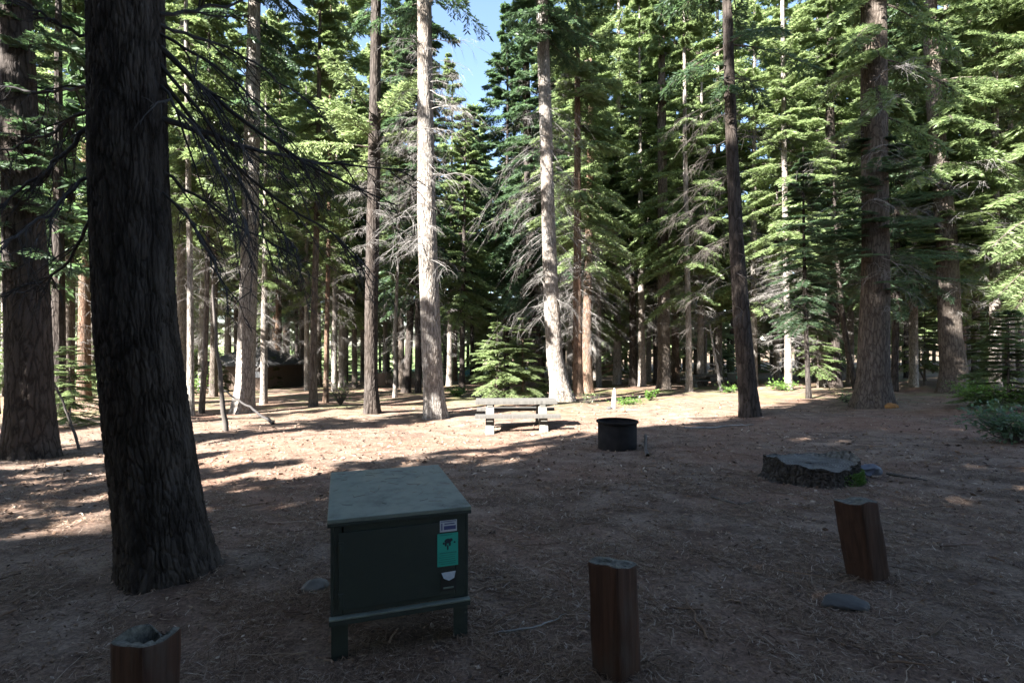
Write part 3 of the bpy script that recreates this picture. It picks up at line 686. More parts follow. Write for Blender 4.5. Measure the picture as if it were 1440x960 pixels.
# ------------------------------------------------------------------ boughs of the huge trunk
def bough(polyl, Y1, th, n_tw, droop, seed):
    rg = np.random.default_rng(seed)
    Yb = big[1][1]
    pts = []
    for i, (px, py) in enumerate(polyl):
        f = i / (len(polyl) - 1); pts.append(pt(px, py, Yb + (Y1 - Yb) * f))
    pts = np.array(pts)
    K = 14; t = np.linspace(0, len(pts) - 1, K)
    P = np.stack([np.interp(t, np.arange(len(pts)), pts[:, c]) for c in range(3)], -1)
    for _ in range(2): P[1:-1] = (P[:-2] + 2 * P[1:-1] + P[2:]) / 4
    P[1:-1] += (rg.random((K - 2, 3)) - .5) * 0.035
    L = np.linalg.norm(P[-1] - P[0])
    s = np.linspace(0, 1, K)
    parts = [tubes(P[None], (th * (1.05 - s) ** 0.8 + 0.003)[None], 7)]
    dirx = (P[-1] - P[0]) / L
    si = rg.random(n_tw) * 0.88 + 0.1; idx = si * (K - 1); i0 = np.minimum(idx.astype(int), K - 2); f = (idx - i0)[:, None]
    B = P[i0] * (1 - f) + P[i0 + 1] * f
    l = L * (0.18 + 0.33 * rg.random(n_tw)) * (1.1 - si * .5)
    side = (rg.random((n_tw, 3)) - .5) * np.array([.7, 1.7, .5])
    D = dirx[None] * (0.5 + .4 * rg.random(n_tw))[:, None] + side + np.array([0, 0, -droop]) * (0.2 + rg.random(n_tw))[:, None]
    D /= np.linalg.norm(D, axis=1, keepdims=True)
    q = np.linspace(0, 1, 6)
    P2 = B[:, None] + D[:, None] * (l[:, None] * q)[..., None]
    P2[..., 2] -= droop * 0.5 * l[:, None] * q ** 2
    P2[:, 1:] += (rg.random((n_tw, 5, 3)) - .5) * 0.03
    parts.append(tubes(P2, (0.008 * (1.1 - q))[None] * np.ones((n_tw, 1)) * (0.5 + rg.random((n_tw, 1)) * .7), 5))
    n3 = 7
    qq = rg.random((n_tw, n3)) * .8 + .15; ii = np.minimum((qq * 5).astype(int), 4); ff = (qq * 5 - ii)[..., None]; bi = np.arange(n_tw)[:, None]
    B3 = P2[bi, ii] * (1 - ff) + P2[bi, ii + 1] * ff
    d3 = D[:, None] * .6 + (rg.random((n_tw, n3, 3)) - np.array([.5, .5, .75])) * 1.3
    l3 = l[:, None, None] * (.12 + .25 * rg.random((n_tw, n3, 1)))
    P3 = np.stack([B3, B3 + d3 * l3 * .5 + np.array([0, 0, .01]), B3 + d3 * l3 - np.array([0, 0, .05]) * l3], 2).reshape(-1, 3, 3)
    parts.append(tubes(P3, np.tile([[.0042, .0032, .0014]], (len(P3), 1)), 3))
    V, Q = join(parts)
    link('bough', mk_mesh('bough', V - big[1], Q, M_BOUGH), big[0])
BG = [([(225, 35), (330, 68), (440, 150)], 5.2, .012, 9, .3), ([(225, 48), (330, 110), (440, 232)], 4.6, .010, 9, .4),
      ([(225, 66), (300, 140), (420, 225), (560, 290)], 5.0, .022, 20, .45), ([(225, 90), (300, 180), (350, 280), (420, 352)], 4.6, .013, 14, .6),
      ([(225, 166), (335, 202), (430, 228), (585, 240)], 5.6, .022, 20, .45), ([(225, 120), (300, 215), (350, 330)], 3.4, .010, 10, .5),
      ([(225, 240), (320, 310), (440, 372)], 5.0, .011, 12, .4), ([(225, 268), (280, 320), (320, 420)], 3.7, .008, 9, .5), ([(225, 20), (320, 8), (420, -30)], 5.0, .012, 8, .2),
      ([(225, 110), (330, 240), (470, 330), (520, 380)], 6.0, .014, 14, .4),
      ([(130, 150), (60, 195), (-20, 216)], 4.8, .013, 10, .4), ([(130, 172), (70, 235), (-10, 300)], 3.9, .016, 12, .4), ([(130, 120), (60, 130), (-30, 118)], 5.0, .012, 8, .3),
      ([(130, 240), (70, 300), (-10, 350)], 3.4, .011, 10, .4), ([(130, 305), (95, 370), (40, 410), (-20, 420)], 4.8, .011, 11, .4), ([(130, 60), (60, 20), (-20, -20)], 3.6, .012, 8, .2)]
for i, b_ in enumerate(BG): bough(b_[0], b_[1], b_[2] * 1.0, int(b_[3] * 1.25), b_[4], seed=200 + i)

# ================================================================== objects of the camp
def paint(name, col, rough=0.45, dirt=(0.05, 0.045, 0.04), amt=0.5):
    m, n, b, L = mat(name)
    v = mapped(n, L, (1, 1, 1)); t = noise(n, L, v, 5, 6, 0.7); t2 = noise(n, L, v, 45, 4, 0.7)
    r = ramp(n, [(0.52, (0, 0, 0)), (0.72, (amt, amt, amt))]); L.new(t.outputs[0], r.inputs[0])
    r2 = ramp(n, [(0.66, (0, 0, 0)), (0.7, (.8, .8, .8))]); L.new(t2.outputs[0], r2.inputs[0])
    c = mix(n, L, col, dirt, r.outputs[0]); c = mix(n, L, c, tuple(k * .5 for k in dirt), r2.outputs[0]); L.new(c, b.inputs['Base Color'])
    rr = ramp(n, [(0.3, (rough,) * 3), (0.7, (min(1, rough + .3),) * 3)]); L.new(t.outputs[0], rr.inputs[0]); L.new(rr.outputs[0], b.inputs['Roughness'])
    bump(n, L, b, t.outputs[0], 0.08, 0.01)
    return m
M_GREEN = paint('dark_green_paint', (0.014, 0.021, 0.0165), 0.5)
M_GREEN_SKYLIT = paint('green_paint_skylit', (0.122, 0.142, 0.12), 0.42, (0.06, 0.062, 0.052), .85)  # body paint again, lightened to carry the sky's reflection on the lid
M_STEEL = simple('worn_steel', (0.27, 0.28, 0.31), 0.35, .25, 20, 0, metal=1.0)
M_BLACK = simple('black_recess', (0.012, 0.012, 0.012), 0.7, .2, 10, 0)
M_NOTICE = simple('green_notice_paper', (0.02, 0.30, 0.23), 0.5, .08, 6, 0)
M_PLATE = simple('pale_plate', (0.4, 0.42, 0.46), 0.5, .2, 14, 0)
M_INK = simple('dark_ink', (0.01, 0.02, 0.03), 0.6, .1, 10, 0)
M_INKB = simple('blue_ink', (0.05, 0.06, 0.16), 0.6, .1, 10, 0)
M_INKG = simple('teal_ink', (0.015, 0.17, 0.14), 0.6, .1, 10, 0)

def locker():
    W, D, H = 0.77, 1.07, 0.51
    yaw = math.radians(18.1); c = np.array([-0.791, 3.498])
    zt = CZ - 0.3455 * 2.87
    zg = float(ground(*c)); zb = zt - H - zg
    root = empty('food_locker', (c[0], c[1], zg), 'dark green metal food storage locker on legs with a teal notice on its door', 'storage locker', 'metal food lockers', yaw)
    x0, x1, y0 = -W / 2, W / 2, -D / 2
    m = MB(); t = 0.018
    m.box((x0 + t / 2, 0, zb + H / 2), (t, D, H)); m.box((x1 - t / 2, 0, zb + H / 2), (t, D, H))
    m.box((0, D / 2 - t / 2, zb + H / 2), (W - 2 * t, t, H)); m.box((0, 0, zb + t / 2), (W - 2 * t, D - 2 * t, t))
    m.box((x0 + t + .02, y0 + .012, zb + H / 2), (.04, .024, H - .004)); m.box((x1 - t - .03, y0 + .012, zb + H / 2), (.06, .024, H - .004))
    m.box((0, y0 + .012, zb + H - .03), (W - 2 * t - .1, .022, .055)); m.box((0, y0 + .012, zb + .02), (W - 2 * t - .1, .022, .036))
    m.build('body', M_GREEN, root, bevel=.003)
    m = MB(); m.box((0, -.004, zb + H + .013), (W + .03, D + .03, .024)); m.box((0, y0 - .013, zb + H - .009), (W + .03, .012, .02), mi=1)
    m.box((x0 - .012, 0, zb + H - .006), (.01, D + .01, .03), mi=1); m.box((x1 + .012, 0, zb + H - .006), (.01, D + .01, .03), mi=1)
    m.build('lid', [M_GREEN_SKYLIT, M_GREEN], root, bevel=.004)
    m = MB(); m.box((-.02, y0 - .006, zb + H / 2 - .012), (W - .125, .014, H - .088)); door = m.build('door', M_GREEN, root, bevel=.003)
    m = MB(); m.box((0, y0 - .012, zb - .008), (W + .012, .042, .012)); m.box((0, y0 - .03, zb - .024), (W + .012, .006, .03), mi=1); m.build('sill', [M_GREEN_SKYLIT, M_GREEN], root, bevel=.002)  # upper strip wears the lightened paint as caught light
    fy = y0 - .0135
    def rect(mb, cx, cz, w_, h_, off, th=.0016): mb.box((cx, fy - off, cz), (w_, th, h_)); return mb
    # notice with text lines and a dark animal outline, all illegible in the photo
    nx_, nz = x1 - .125, zb + H - .215
    nn = rect(MB(), nx_, nz, .122, .19, .001).build('notice', M_NOTICE, door)
    k = MB(); rg = np.random.default_rng(5)
    for i in range(6):
        rect(k, nx_ + rg.uniform(-.004, .004), nz - .018 - i * .0125, .098 + rg.uniform(-.014, .006), .0028 if i else .006, .0026)
    rect(k, nx_ - .01, nz + .086, .07, .004, .0026)
    k.build('notice_lines', M_INKG, nn)
    k = MB()
    def disc(cx, cz, rx, rz_, n=14):
        a = np.linspace(0, 2 * np.pi, n, endpoint=False)
        V = [(cx + rx * math.cos(q), fy - .0032, cz + rz_ * math.sin(q)) for q in a] + [(cx + rx * math.cos(q), fy - .002, cz + rz_ * math.sin(q)) for q in a]
        k.add(V, [tuple(range(n))[::-1]] + [(i, (i + 1) % n, n + (i + 1) % n, n + i) for i in range(n)])
    for d_ in ((0, .05, .02, .014), (.019, .055, .01, .009), (-.024, .038, .006, .006), (-.012, .032, .006, .013), (.012, .032, .006, .013), (.0, .012, .0045, .016), (.04, .04, .006, .005)): disc(nx_ + d_[0], nz + d_[1], d_[2], d_[3])
    k.build('notice_picture', M_INK, nn)
    pn = rect(MB(), nx_ + .004, nz + .137, .1, .066, .001).build('name_plate', M_PLATE, door)
    k = MB(); rect(k, nx_ + .012, nz + .127, .07, .022, .0026); rect(k, nx_ + .004, nz + .164, .09, .004, .0026); rect(k, nx_ - .035, nz + .135, .007, .04, .0026); rect(k, nx_ + .01, nz + .15, .06, .006, .0026)
    k.build('plate_mark', M_INKB, pn)
    # latch: recessed pocket with a bright bent plate
    lx, lz = nx_ + .004, zb + .115
    m = MB(); rect(m, lx, lz, .09, .115, .0008); pk = m.build('latch_pocket', M_BLACK, door)
    m = MB(); m.add([(lx - .042, fy - .006, lz + .05), (lx + .042, fy - .006, lz + .053), (lx + .03, fy - .02, lz + .02), (lx, fy - .022, lz + .008), (lx - .03, fy - .02, lz + .022),
                     (lx - .042, fy - .003, lz + .05), (lx + .042, fy - .003, lz + .053), (lx + .03, fy - .012, lz + .018), (lx, fy - .012, lz + .005), (lx - .03, fy - .012, lz + .02)],
                    [(4, 3, 2, 1, 0), (5, 6, 7, 8, 9), (0, 1, 6, 5), (1, 2, 7, 6), (2, 3, 8, 7), (3, 4, 9, 8), (4, 0, 5, 9)])
    m.build('latch_plate', M_STEEL, pk)
    m = MB(); m.box((lx, fy - .004, lz - .04), (.06, .006, .008)); m.build('latch_slot', M_GREEN_SKYLIT, pk)
    for zz in (zb + .09, zb + H - .14):
        m = MB(); m.box((x0 + .055, y0 - .012, zz), (.03, .012, .07)); m.box((x0 + .05, y0 - .02, zz), (.012, .012, .05)); m.build('hinge', M_GREEN, root, bevel=.002)
    cyw, syw = math.cos(yaw), math.sin(yaw)
    for lx_, ly_ in ((x0 + .05, y0 + .03), (x1 - .04, y0 + .03), (x0 + .05, -y0 - .03), (x1 - .04, -y0 - .03)):
        gx_ = c[0] + lx_ * cyw - ly_ * syw; gy_ = c[1] + lx_ * syw + ly_ * cyw
        zl = float(ground(gx_, gy_)) - zg - .04
        m = MB(); m.box((lx_, ly_, (zb + zl) / 2), (.085, .008, zb - zl)); m.box((lx_ + (-.042 if lx_ < 0 else .038), ly_ + (.04 if ly_ < 0 else -.04), (zb + zl) / 2), (.008, .085, zb - zl)); m.build('leg', M_GREEN, root)
    return root
LOCK = locker()

# ---------------------------------------------------------------- wooden posts
def wood(name, lo, hi, edge, rough=.9):
    m, n, b, L = mat(name)
    v = mapped(n, L, (1, 1, .06)); t = noise(n, L, v, 26, 7, .65, .4); t2 = noise(n, L, mapped(n, L, (1, 1, .35)), 6, 5, .65)
    r = ramp(n, [(.3, lo), (.72, hi)]); L.new(t.outputs[0], r.inputs[0])
    r2 = ramp(n, [(.5, (0, 0, 0)), (.68, (.8, .8, .8))]); L.new(t2.outputs[0], r2.inputs[0])
    c = mix(n, L, r.outputs[0], edge, r2.outputs[0]); L.new(c, b.inputs['Base Color']); b.inputs['Roughness'].default_value = rough
    b.inputs['Specular IOR Level'].default_value = .2
    bump(n, L, b, t.outputs[0], .6, .008); return m
M_POST = wood('brown_stained_wood', (.024, .012, .008), (.07, .034, .021), (.05, .038, .03))
M_POSTTOP = simple('lichen_end_grain', (.075, .07, .056), .95, .7, 34, .8, .015)
M_PLANK = wood('weathered_plank', (.05, .047, .041), (.105, .098, .087), (.075, .07, .062))
M_CONC = simple('pale_concrete', (.1, .094, .08), .9, .12, 12, .3, .006)

def post(label, base, side, h, rz, lean, seed, hollow=False):
    B = at(*base); rg = np.random.default_rng(seed)
    root = empty('wooden_post', B, label, 'post', 'square wooden barrier posts', rz)
    n = 12; rows = 44
    q = np.linspace(-1, 1, n + 1)[:-1]
    ring = [(-1 + 0 * t, -t) for t in q] ; ring = np.array([(t, -1) for t in q] + [(1, t) for t in q] + [(-t, 1) for t in q] + [(-1, -t) for t in q])
    ang = np.arctan2(ring[:, 1], ring[:, 0])
    cr = np.maximum(np.abs(ring[:, 0]), np.abs(ring[:, 1])); corner = np.minimum(np.abs(ring[:, 0]), np.abs(ring[:, 1]))
    rd = 1 - .075 * np.clip((corner - .75) / .25, 0, 1)
    V = []; m = len(ring)
    gr = rg.random(m) * .012; ph = rg.random(6) * 6.28
    zs = np.concatenate([np.linspace(-.25, h - .012, rows - 2), [h - .003, h]])
    for i, z in enumerate(zs):
        f = np.clip(z / h, 0, 1); ins = 1 - (.02 if i == rows - 2 else .07 if i == rows - 1 else 0)
        wob = 1 - gr + .012 * np.sin(z * 14 + ang * 2 + ph[0]) - .012 * np.clip(corner - .8, 0, 1) * 5 * (np.sin(z * 23 + ph[1] + ang * 5) > .35)
        x = ring[:, 0] * rd * wob * ins * side / 2; y = ring[:, 1] * rd * wob * ins * side / 2
        zz = np.full(m, z)
        if f > .9 and z > 0:
            tl = .018 * np.sin(ang + ph[2]) + .008 * np.sin(ang * 3 + ph[3])
            zz = zz + tl * (f - .9) * 10
            if hollow: zz = zz - .05 * np.clip((ring[:, 1] - .2) * 1.2, 0, 1) * np.clip(1 - np.abs(ring[:, 0] + .1), 0, 1) * (f - .9) * 10 + .02 * np.clip(ring[:, 0], 0, 1) * (f - .9) * 10
        V.append(np.stack([x + lean[0] * z, y + lean[1] * z, zz], -1))
    # top: rings inwards
    top = V[-1]; cen = top.mean(0)
    for k_, s_ in enumerate((.72, .45, .2)):
        if hollow: s_ = (.8, .66, .4)[k_]
        T = cen + (top - cen) * s_; T[:, 2] += (rg.random(m) - .5) * (.014 if hollow else .008)
        if hollow: T[:, 1] += .012; T[:, 0] -= .01; T[:, 2] -= (.004, .11, .16)[k_]
        V.append(T)
    V.append(np.array([cen + [0, 0, -.17 if hollow else .0]]))
    VV = np.concatenate(V); R_ = rows + 3
    k = np.arange(m); Qs = [np.stack([i * m + k, i * m + (k + 1) % m, (i + 1) * m + (k + 1) % m, (i + 1) * m + k], -1) for i in range(R_ - 1)]
    Q = np.concatenate(Qs); tri = np.stack([(R_ - 1) * m + k, (R_ - 1) * m + (k + 1) % m, np.full(m, R_ * m)], -1)
    mi = np.concatenate([np.repeat(np.arange(R_ - 1) >= rows - 2, m).astype(int), np.ones(m, int)])
    sideme = mk_mesh('post_body', VV, Q[mi[:len(Q)] == 0], M_POST, smooth=False)
    link('shaft', sideme, root)
    link('post_top', mk_mesh('post_top', VV, [Q[mi[:len(Q)] == 1], tri], M_POSTTOP, smooth=False), root)
    return root
post('squat brown post with a rotted hollow top at the bottom left', (206, 1030), .2, .43, math.radians(-17), (0, 0), 1, True)
post('upright brown post with a mossy top, nearest in front of the fire ring', (867, 944), .195, .575, math.radians(42), (-.035, .02), 2)
post('brown post leaning left with a pale lichen top, in front of the stump', (1221, 811), .22, .575, math.radians(24), (-.2, .04), 3)

# ---------------------------------------------------------------- picnic table
def table(label, rootloc, rz, group):
    root = empty('picnic_table', rootloc, label, 'picnic table', group, rz)
    L = 2.06
    for i, y in enumerate((-.25, 0, .25)):
        m = MB(); m.box((0, y, .715), (L, .24, .085)); m.build('tabletop_plank', M_PLANK, root, bevel=.006)
    for y in (-.68, .68):
        m = MB(); m.box((0.02, y, .425), (L + .02, .26, .075)); m.build('seat', M_PLANK, root, bevel=.006)
    for x in (-.66, .66):
        m = MB()
        for sgn in (-1, 1):
            y0, y1 = sgn * .72, sgn * .2
            a, b_ = .105, .15
            V = [(x - a, y0 - b_, -.12), (x + a, y0 - b_, -.12), (x + a, y0 + b_, -.12), (x - a, y0 + b_, -.12),
                 (x - a, y1 - .1 + .02 * sgn, .62), (x + a, y1 - .1 + .02 * sgn, .62), (x + a, y1 + .1 + .02 * sgn, .62), (x - a, y1 + .1 + .02 * sgn, .62)]
            m.add(V, [(3, 2, 1, 0), (4, 5, 6, 7), (0, 1, 5, 4), (1, 2, 6, 5), (2, 3, 7, 6), (3, 0, 4, 7)])
        m.build('support', M_CONC, root, bevel=.012)
        m = MB(); m.box((x, 0, .345), (.16, 1.5, .085)); m.box((x, 0, .645), (.15, .7, .055)); m.build('crossbeam', M_CONC, root, bevel=.008)
    return root
tl_, tr_ = at(688, 608), at(763, 604)
tc_ = (tl_ + tr_) / 2 + np.array([0, .4, 0]); tc_[2] = float(ground(tc_[0], tc_[1]))
table('sunlit pale picnic table with concrete supports left of the fire ring', tc_, math.radians(2), 'picnic tables')
fb = at(985, 543); table('distant shaded picnic table among the trees to the right', fb, math.radians(8), 'picnic tables')

# second locker far off
def copy_thing(o, loc, rz, label):
    c = o.copy(); COL.objects.link(c); c.location = [float(v) for v in loc]; c.rotation_euler.z = rz; c['label'] = label
    def kids(src, dst):
        for ch in list(src.children):
            k = ch.copy(); COL.objects.link(k); k.parent = dst; kids(ch, k)
    kids(o, c); return c
copy_thing(LOCK, at(1034, 542), math.radians(-35), 'distant green food locker beside the far shaded picnic table')

# ---------------------------------------------------------------- fire ring
M_RUST = simple('sooty_rusted_steel', (.011, .0095, .009), .85, .45, 7, .3, .004, spec=.12)
M_ASH = simple('grey_ash', (.16, .15, .14), .95, .4, 14, .8, .02)
fr = at(868, 630); root = empty('fire_ring', fr, 'round dark steel fire ring on the ground right of the picnic table', 'fire ring')
MB().lathe([(.365, -.1), (.37, .5), (.352, .5), (.348, -.1)], 72).build('ring_wall', M_RUST, root, smooth=True)
MB().lathe([(.348, .5), (.348, .535), (.4, .535), (.402, .505), (.372, .495)], 72, closed=True).build('rim', M_RUST, root, bevel=.003)
m = MB(); m.lathe([(.349, .06), (.25, .08), (.12, .11), (.001, .12)], 40); m.build('ash_bed', M_ASH, root, smooth=True)

# ---------------------------------------------------------------- stump and stones
def ico(n=3):
    import bmesh
    bm = bmesh.new(); bmesh.ops.create_icosphere(bm, subdivisions=n, radius=1)
    V = np.array([v.co[:] for v in bm.verts]); Fc = np.array([[v.index for v in f.verts] for f in bm.faces]); bm.free(); return V, Fc
IV, IF = ico(4)
def lump(name, loc, r, m, label, cat, seed, group=None, sink=.3, facet=.5):
    rg = np.random.default_rng(seed); V = IV.copy()
    for _ in range(9):
        d = rg.normal(size=3); d /= np.linalg.norm(d); h = .62 + .3 * rg.random(); s = V @ d; V = V - np.clip(s - h, 0, 9)[:, None] * d * facet * 1.6
    V = V * (1 + .05 * np.sin(V[:, 0:1] * 7 + seed) * np.sin(V[:, 1:2] * 6) + .02 * np.sin(V[:, 2:3] * 19 + V[:, 0:1] * 13))
    V = V * np.array(r); V[:, 2] += r[2] * (1 - 2 * sink)
    o = link(name, mk_mesh(name, V, IF, m, smooth=True), None, loc); return tag(o, label, cat, group)
M_STONE = simple('dark_stone', (.034, .032, .03), .85, .4, 9, .5, .01)
M_STONE2 = simple('blue_grey_stone', (.075, .082, .105), .8, .3, 9, .5, .01)
M_PALE = simple('pale_stone', (.1, .092, .08), .85, .3, 9, .5, .01)
M_MOSS = foliage('moss', ((.03, .06, .01), (.055, .11, .015), (.09, .16, .03)), (.1, .2, .03), .3)

sb = at(1140, 674); root = empty('tree_stump', sb, 'wide low cut tree stump with green moss on its right side', 'stump')
n = 150; a = np.linspace(0, 2 * np.pi, n, endpoint=False); rg = np.random.default_rng(8)
Rb = .56 * (1 + .05 * np.sin(3 * a + 1) + .05 * np.sin(5 * a + 2.4) + .02 * np.sin(11 * a))
V = []
rows = 40
for i, f in enumerate(np.linspace(0, 1, rows)):
    z = -.1 + .37 * f
    fl = 1 + .24 * np.exp(-max(0, z + .02) / .1) * (.6 + .5 * np.sin(7 * a + .5) * np.sin(3 * a) + .3 * np.sin(4 * a + 2))
    U = a / (2 * np.pi) * 30; d = worley(U + .35 * np.sin(z * 19 + 3 * np.sin(a * 2)), np.full(n, z / .12) + .8 * np.sin(a * 9) + .5 * np.sin(a * 23), 30)
    rr = Rb * fl + .03 * np.clip(d / .3, 0, 1) - .018 + (rg.random(n) - .5) * .01
    top = .0 + .025 * np.sin(a * 2 + 1) + .075 * np.exp(-((a - .25) / .35) ** 2) + .05 * np.exp(-((a - 6.2) / .4) ** 2) + .05 * np.exp(-((a - 3.35) / .18) ** 2) + .012 * np.sin(a * 13)
    V.append(np.stack([rr * np.cos(a), rr * np.sin(a) * .92, z + top * f ** 2], -1))
k = np.arange(n)
Q = np.concatenate([np.stack([i * n + k, i * n + (k + 1) % n, (i + 1) * n + (k + 1) % n, (i + 1) * n + k], -1) for i in range(rows - 1)])
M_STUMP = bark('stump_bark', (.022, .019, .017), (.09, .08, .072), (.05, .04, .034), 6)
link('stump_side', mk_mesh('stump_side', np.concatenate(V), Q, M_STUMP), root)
T = [V[-1]]
for s_ in (.97, .9, .75, .6, .45, .3, .15, .04):
    p = V[-1] * np.array([s_, s_, 1]); zc = .235 + (V[-1][:, 2] - .235) * (0.35 * s_ ** 3 if s_ < .96 else .8) - .012
    p[:, 2] = zc + (rg.random(n) - .5) * .008; T.append(p)
Q = np.concatenate([np.stack([i * n + k, i * n + (k + 1) % n, (i + 1) * n + (k + 1) % n, (i + 1) * n + k], -1) for i in range(len(T) - 1)])
def cut_mat():
    m, n, b, L = mat('weathered_cut_wood'); tc = n.nodes.new('ShaderNodeTexCoord'); P = tc.outputs['Object']
    t = noise(n, L, P, 7, 6, .7); t2 = noise(n, L, P, 40, 4, .7); wv = n.nodes.new('ShaderNodeTexWave'); wv.wave_type = 'RINGS'; wv.rings_direction = 'Z'
    wv.inputs['Scale'].default_value = 9; wv.inputs['Distortion'].default_value = 3; wv.inputs['Detail'].default_value = 3; L.new(P, wv.inputs['Vector'])
    r = ramp(n, [(.3, (.045, .042, .038)), (.5, (.095, .09, .08)), (.72, (.15, .14, .125))]); L.new(t.outputs[0], r.inputs[0])
    rw = ramp(n, [(.1, (.6, .58, .55)), (.6, (1.05, 1.05, 1.05))]); L.new(wv.outputs[0], rw.inputs[0])
    c = mix(n, L, r.outputs[0], rw.outputs[0], .8, 'MULTIPLY'); L.new(c, b.inputs['Base Color']); b.inputs['Roughness'].default_value = .95
    bump(n, L, b, mix(n, L, wv.outputs['Color'], t2.outputs['Color'], .5), .7, .012); return m
M_CUT = cut_mat()
link('cut_face', mk_mesh('cut_face', np.concatenate(T), np.concatenate([Q]), M_CUT), root)
nm = 1500; aa = -.75 + .28 * rg.normal(size=nm); zz = .04 + .15 * rg.random(nm) ** 1.2; rr = .59 + .02 * rg.random(nm) + .06 * np.exp(-zz / .1)
P = np.stack([rr * np.cos(aa), rr * np.sin(aa) * .92, zz], -1); d = rg.normal(size=(nm, 3)); d[:, 2] += .6; d += P * 1.2; d /= np.linalg.norm(d, axis=1, keepdims=True)
sd = np.cross(d, rg.normal(size=(nm, 3))); sd /= np.linalg.norm(sd, axis=1, keepdims=True); l = (.012 + .018 * rg.random(nm))[:, None]
V = np.stack([P, P + d * l * .5 + sd * l * .3, P + d * l, P + d * l * .5 - sd * l * .3], 1).reshape(-1, 3)
link('moss', mk_mesh('moss', V, np.arange(len(V)).reshape(-1, 4), M_MOSS), root)
M_ORANGE = simple('orange_rot', (.2, .095, .025), .95, .4, 12, .6, .01)
V = IV * np.array([.32, .16, .13]) * (1 + .12 * np.sin(IV[:, :1] * 9) * np.sin(IV[:, 1:2] * 8 + 1)); p_ = at(1250, 573) - big_right[1]
link('rotten_patch', mk_mesh('rotten_patch', V + p_ + np.array([0, 0, .02]), IF, M_ORANGE, smooth=True), big_right[0])
lump('stone', at(1222, 668), (.17, .12, .11), M_STONE2, 'blue-grey stone against the right side of the stump', 'stone', 4, sink=.25, facet=1)
lump('stone', at(1186, 852), (.16, .12, .05), M_STONE, 'flat dark stone half buried in front of the leaning post', 'stone', 5, sink=.4)
lump('stone', at(443, 828), (.1, .09, .055), M_PALE, 'pale stone on the ground left of the near green locker', 'stone', 6, sink=.35)
lump('stone', at(857, 575), (.12, .1, .07), M_STONE, 'small dark stone at the foot of the white stake', 'stone', 7, sink=.3)

# ---------------------------------------------------------------- sticks, stake, poles
def limb(name, P, r0, r1, m, label, cat, twigs=0, seed=0, group=None):
    rg = np.random.default_rng(seed); P = np.array(P, float); o0 = P[0].copy()
    K = 16; t = np.linspace(0, len(P) - 1, K); Q = np.stack([np.interp(t, np.arange(len(P)), P[:, c]) for c in range(3)], -1)
    for _ in range(2): Q[1:-1] = (Q[:-2] + 2 * Q[1:-1] + Q[2:]) / 4
    L = np.linalg.norm(Q[-1] - Q[0]); Q[1:-1] += (rg.random((K - 2, 3)) - .5) * .012 * L
    parts = [tubes(Q[None], np.linspace(r0, r1, K)[None] * (1 + .15 * (rg.random((1, K)) - .5)), 9)]
    if twigs:
        i0 = rg.integers(4, K - 1, twigs); B = Q[i0]; dr = (Q[-1] - Q[0]) / L
        D = dr[None] * .6 + rg.normal(size=(twigs, 3)) * .6; D *= (L * (.08 + .14 * rg.random(twigs)))[:, None] / np.linalg.norm(D, axis=1, keepdims=True)
        P2 = np.stack([B, B + D * .5 + [0, 0, .02 * L], B + D], 1); parts.append(tubes(P2, np.array([[.3, .22, .1]]) * np.full((twigs, 1), r0), 5))
    V, F_ = join(parts); o = link(name, mk_mesh(name, V - o0, F_, m, smooth=True), None, o0); return tag(o, label, cat, group)
def gpt(px, py, up=0): p = at(px, py); p[2] += up; return p
limb('stick', [gpt(962, 602, .02), gpt(1000, 603, .03), gpt(1030, 600, .03), gpt(1060, 598, .015)], .028, .012, M_DEAD, 'long thin pale stick lying on the ground between fire ring and stump', 'stick', 2, 1)
limb('stick', [gpt(911, 643, .03), gpt(907, 634, .06), gpt(908, 626, .2)], .035, .025, M_DEAD_DARK, 'short grey stick standing out of the ground by the fire ring', 'stick', 0, 2)
limb('stick', [gpt(1248, 668, .02), gpt(1275, 674, .03), gpt(1304, 678, .02)], .022, .01, M_DEAD_DARK, 'dark twig on the ground right of the stump', 'stick', 2, 3)
limb('stick', [gpt(700, 893, .015), gpt(745, 890, .03), gpt(790, 872, .015)], .008, .003, M_DEAD, 'thin curved stick on the ground between the green locker and the middle post', 'stick', 3, 4)
limb('stick', [gpt(1000, 700, .015), gpt(1040, 712, .02), gpt(1062, 706, .015)], .012, .006, M_DEAD_DARK, 'thin dark twig lying in front of the stump', 'stick', 2, 6)
pb = gpt(318, 606, -.05); limb('dead_pole', [pb, pt(311, 540, pb[1]), pt(303, 468, pb[1] + .1), pt(300, 400, pb[1] + .1)], .07, .03, M_DEAD_DARK, 'thin black dead pole leaning left in front of the cabin', 'dead pole', 0, 7)
pb = gpt(384, 597, .03); limb('dead_pole', [pb, pt(350, 571, pb[1] + 1.2), pt(310, 546, pb[1] + 2.8)], .04, .025, M_BOUGH, 'dark fallen pole propped up at the foot of the thick pale trunk', 'dead pole', 0, 8)
pb = gpt(112, 632, -.03); limb('dead_sapling', [pb, pt(98, 590, pb[1]), pt(82, 552, pb[1]), pt(68, 518, pb[1])], .03, .012, M_DEAD_DARK, 'bare bent sapling right of the left edge trunk', 'dead sapling', 4, 9)
pb = gpt(1014, 549, -.03); limb('dead_sapling', [pb, pt(1009, 520, pb[1]), pt(1003, 490, pb[1]), pt(998, 455, pb[1])], .11, .03, M_DEAD, 'pale leaning dead sapling in front of the distant picnic table', 'dead sapling', 8, 10)
pb = gpt(1302, 535, -.03); limb('dead_sapling', [pb, pt(1294, 522, pb[1]), pt(1286, 505, pb[1])], .09, .05, M_DEAD_DARK, 'short leaning dark dead stem left of the crooked trunk', 'dead sapling', 2, 11)
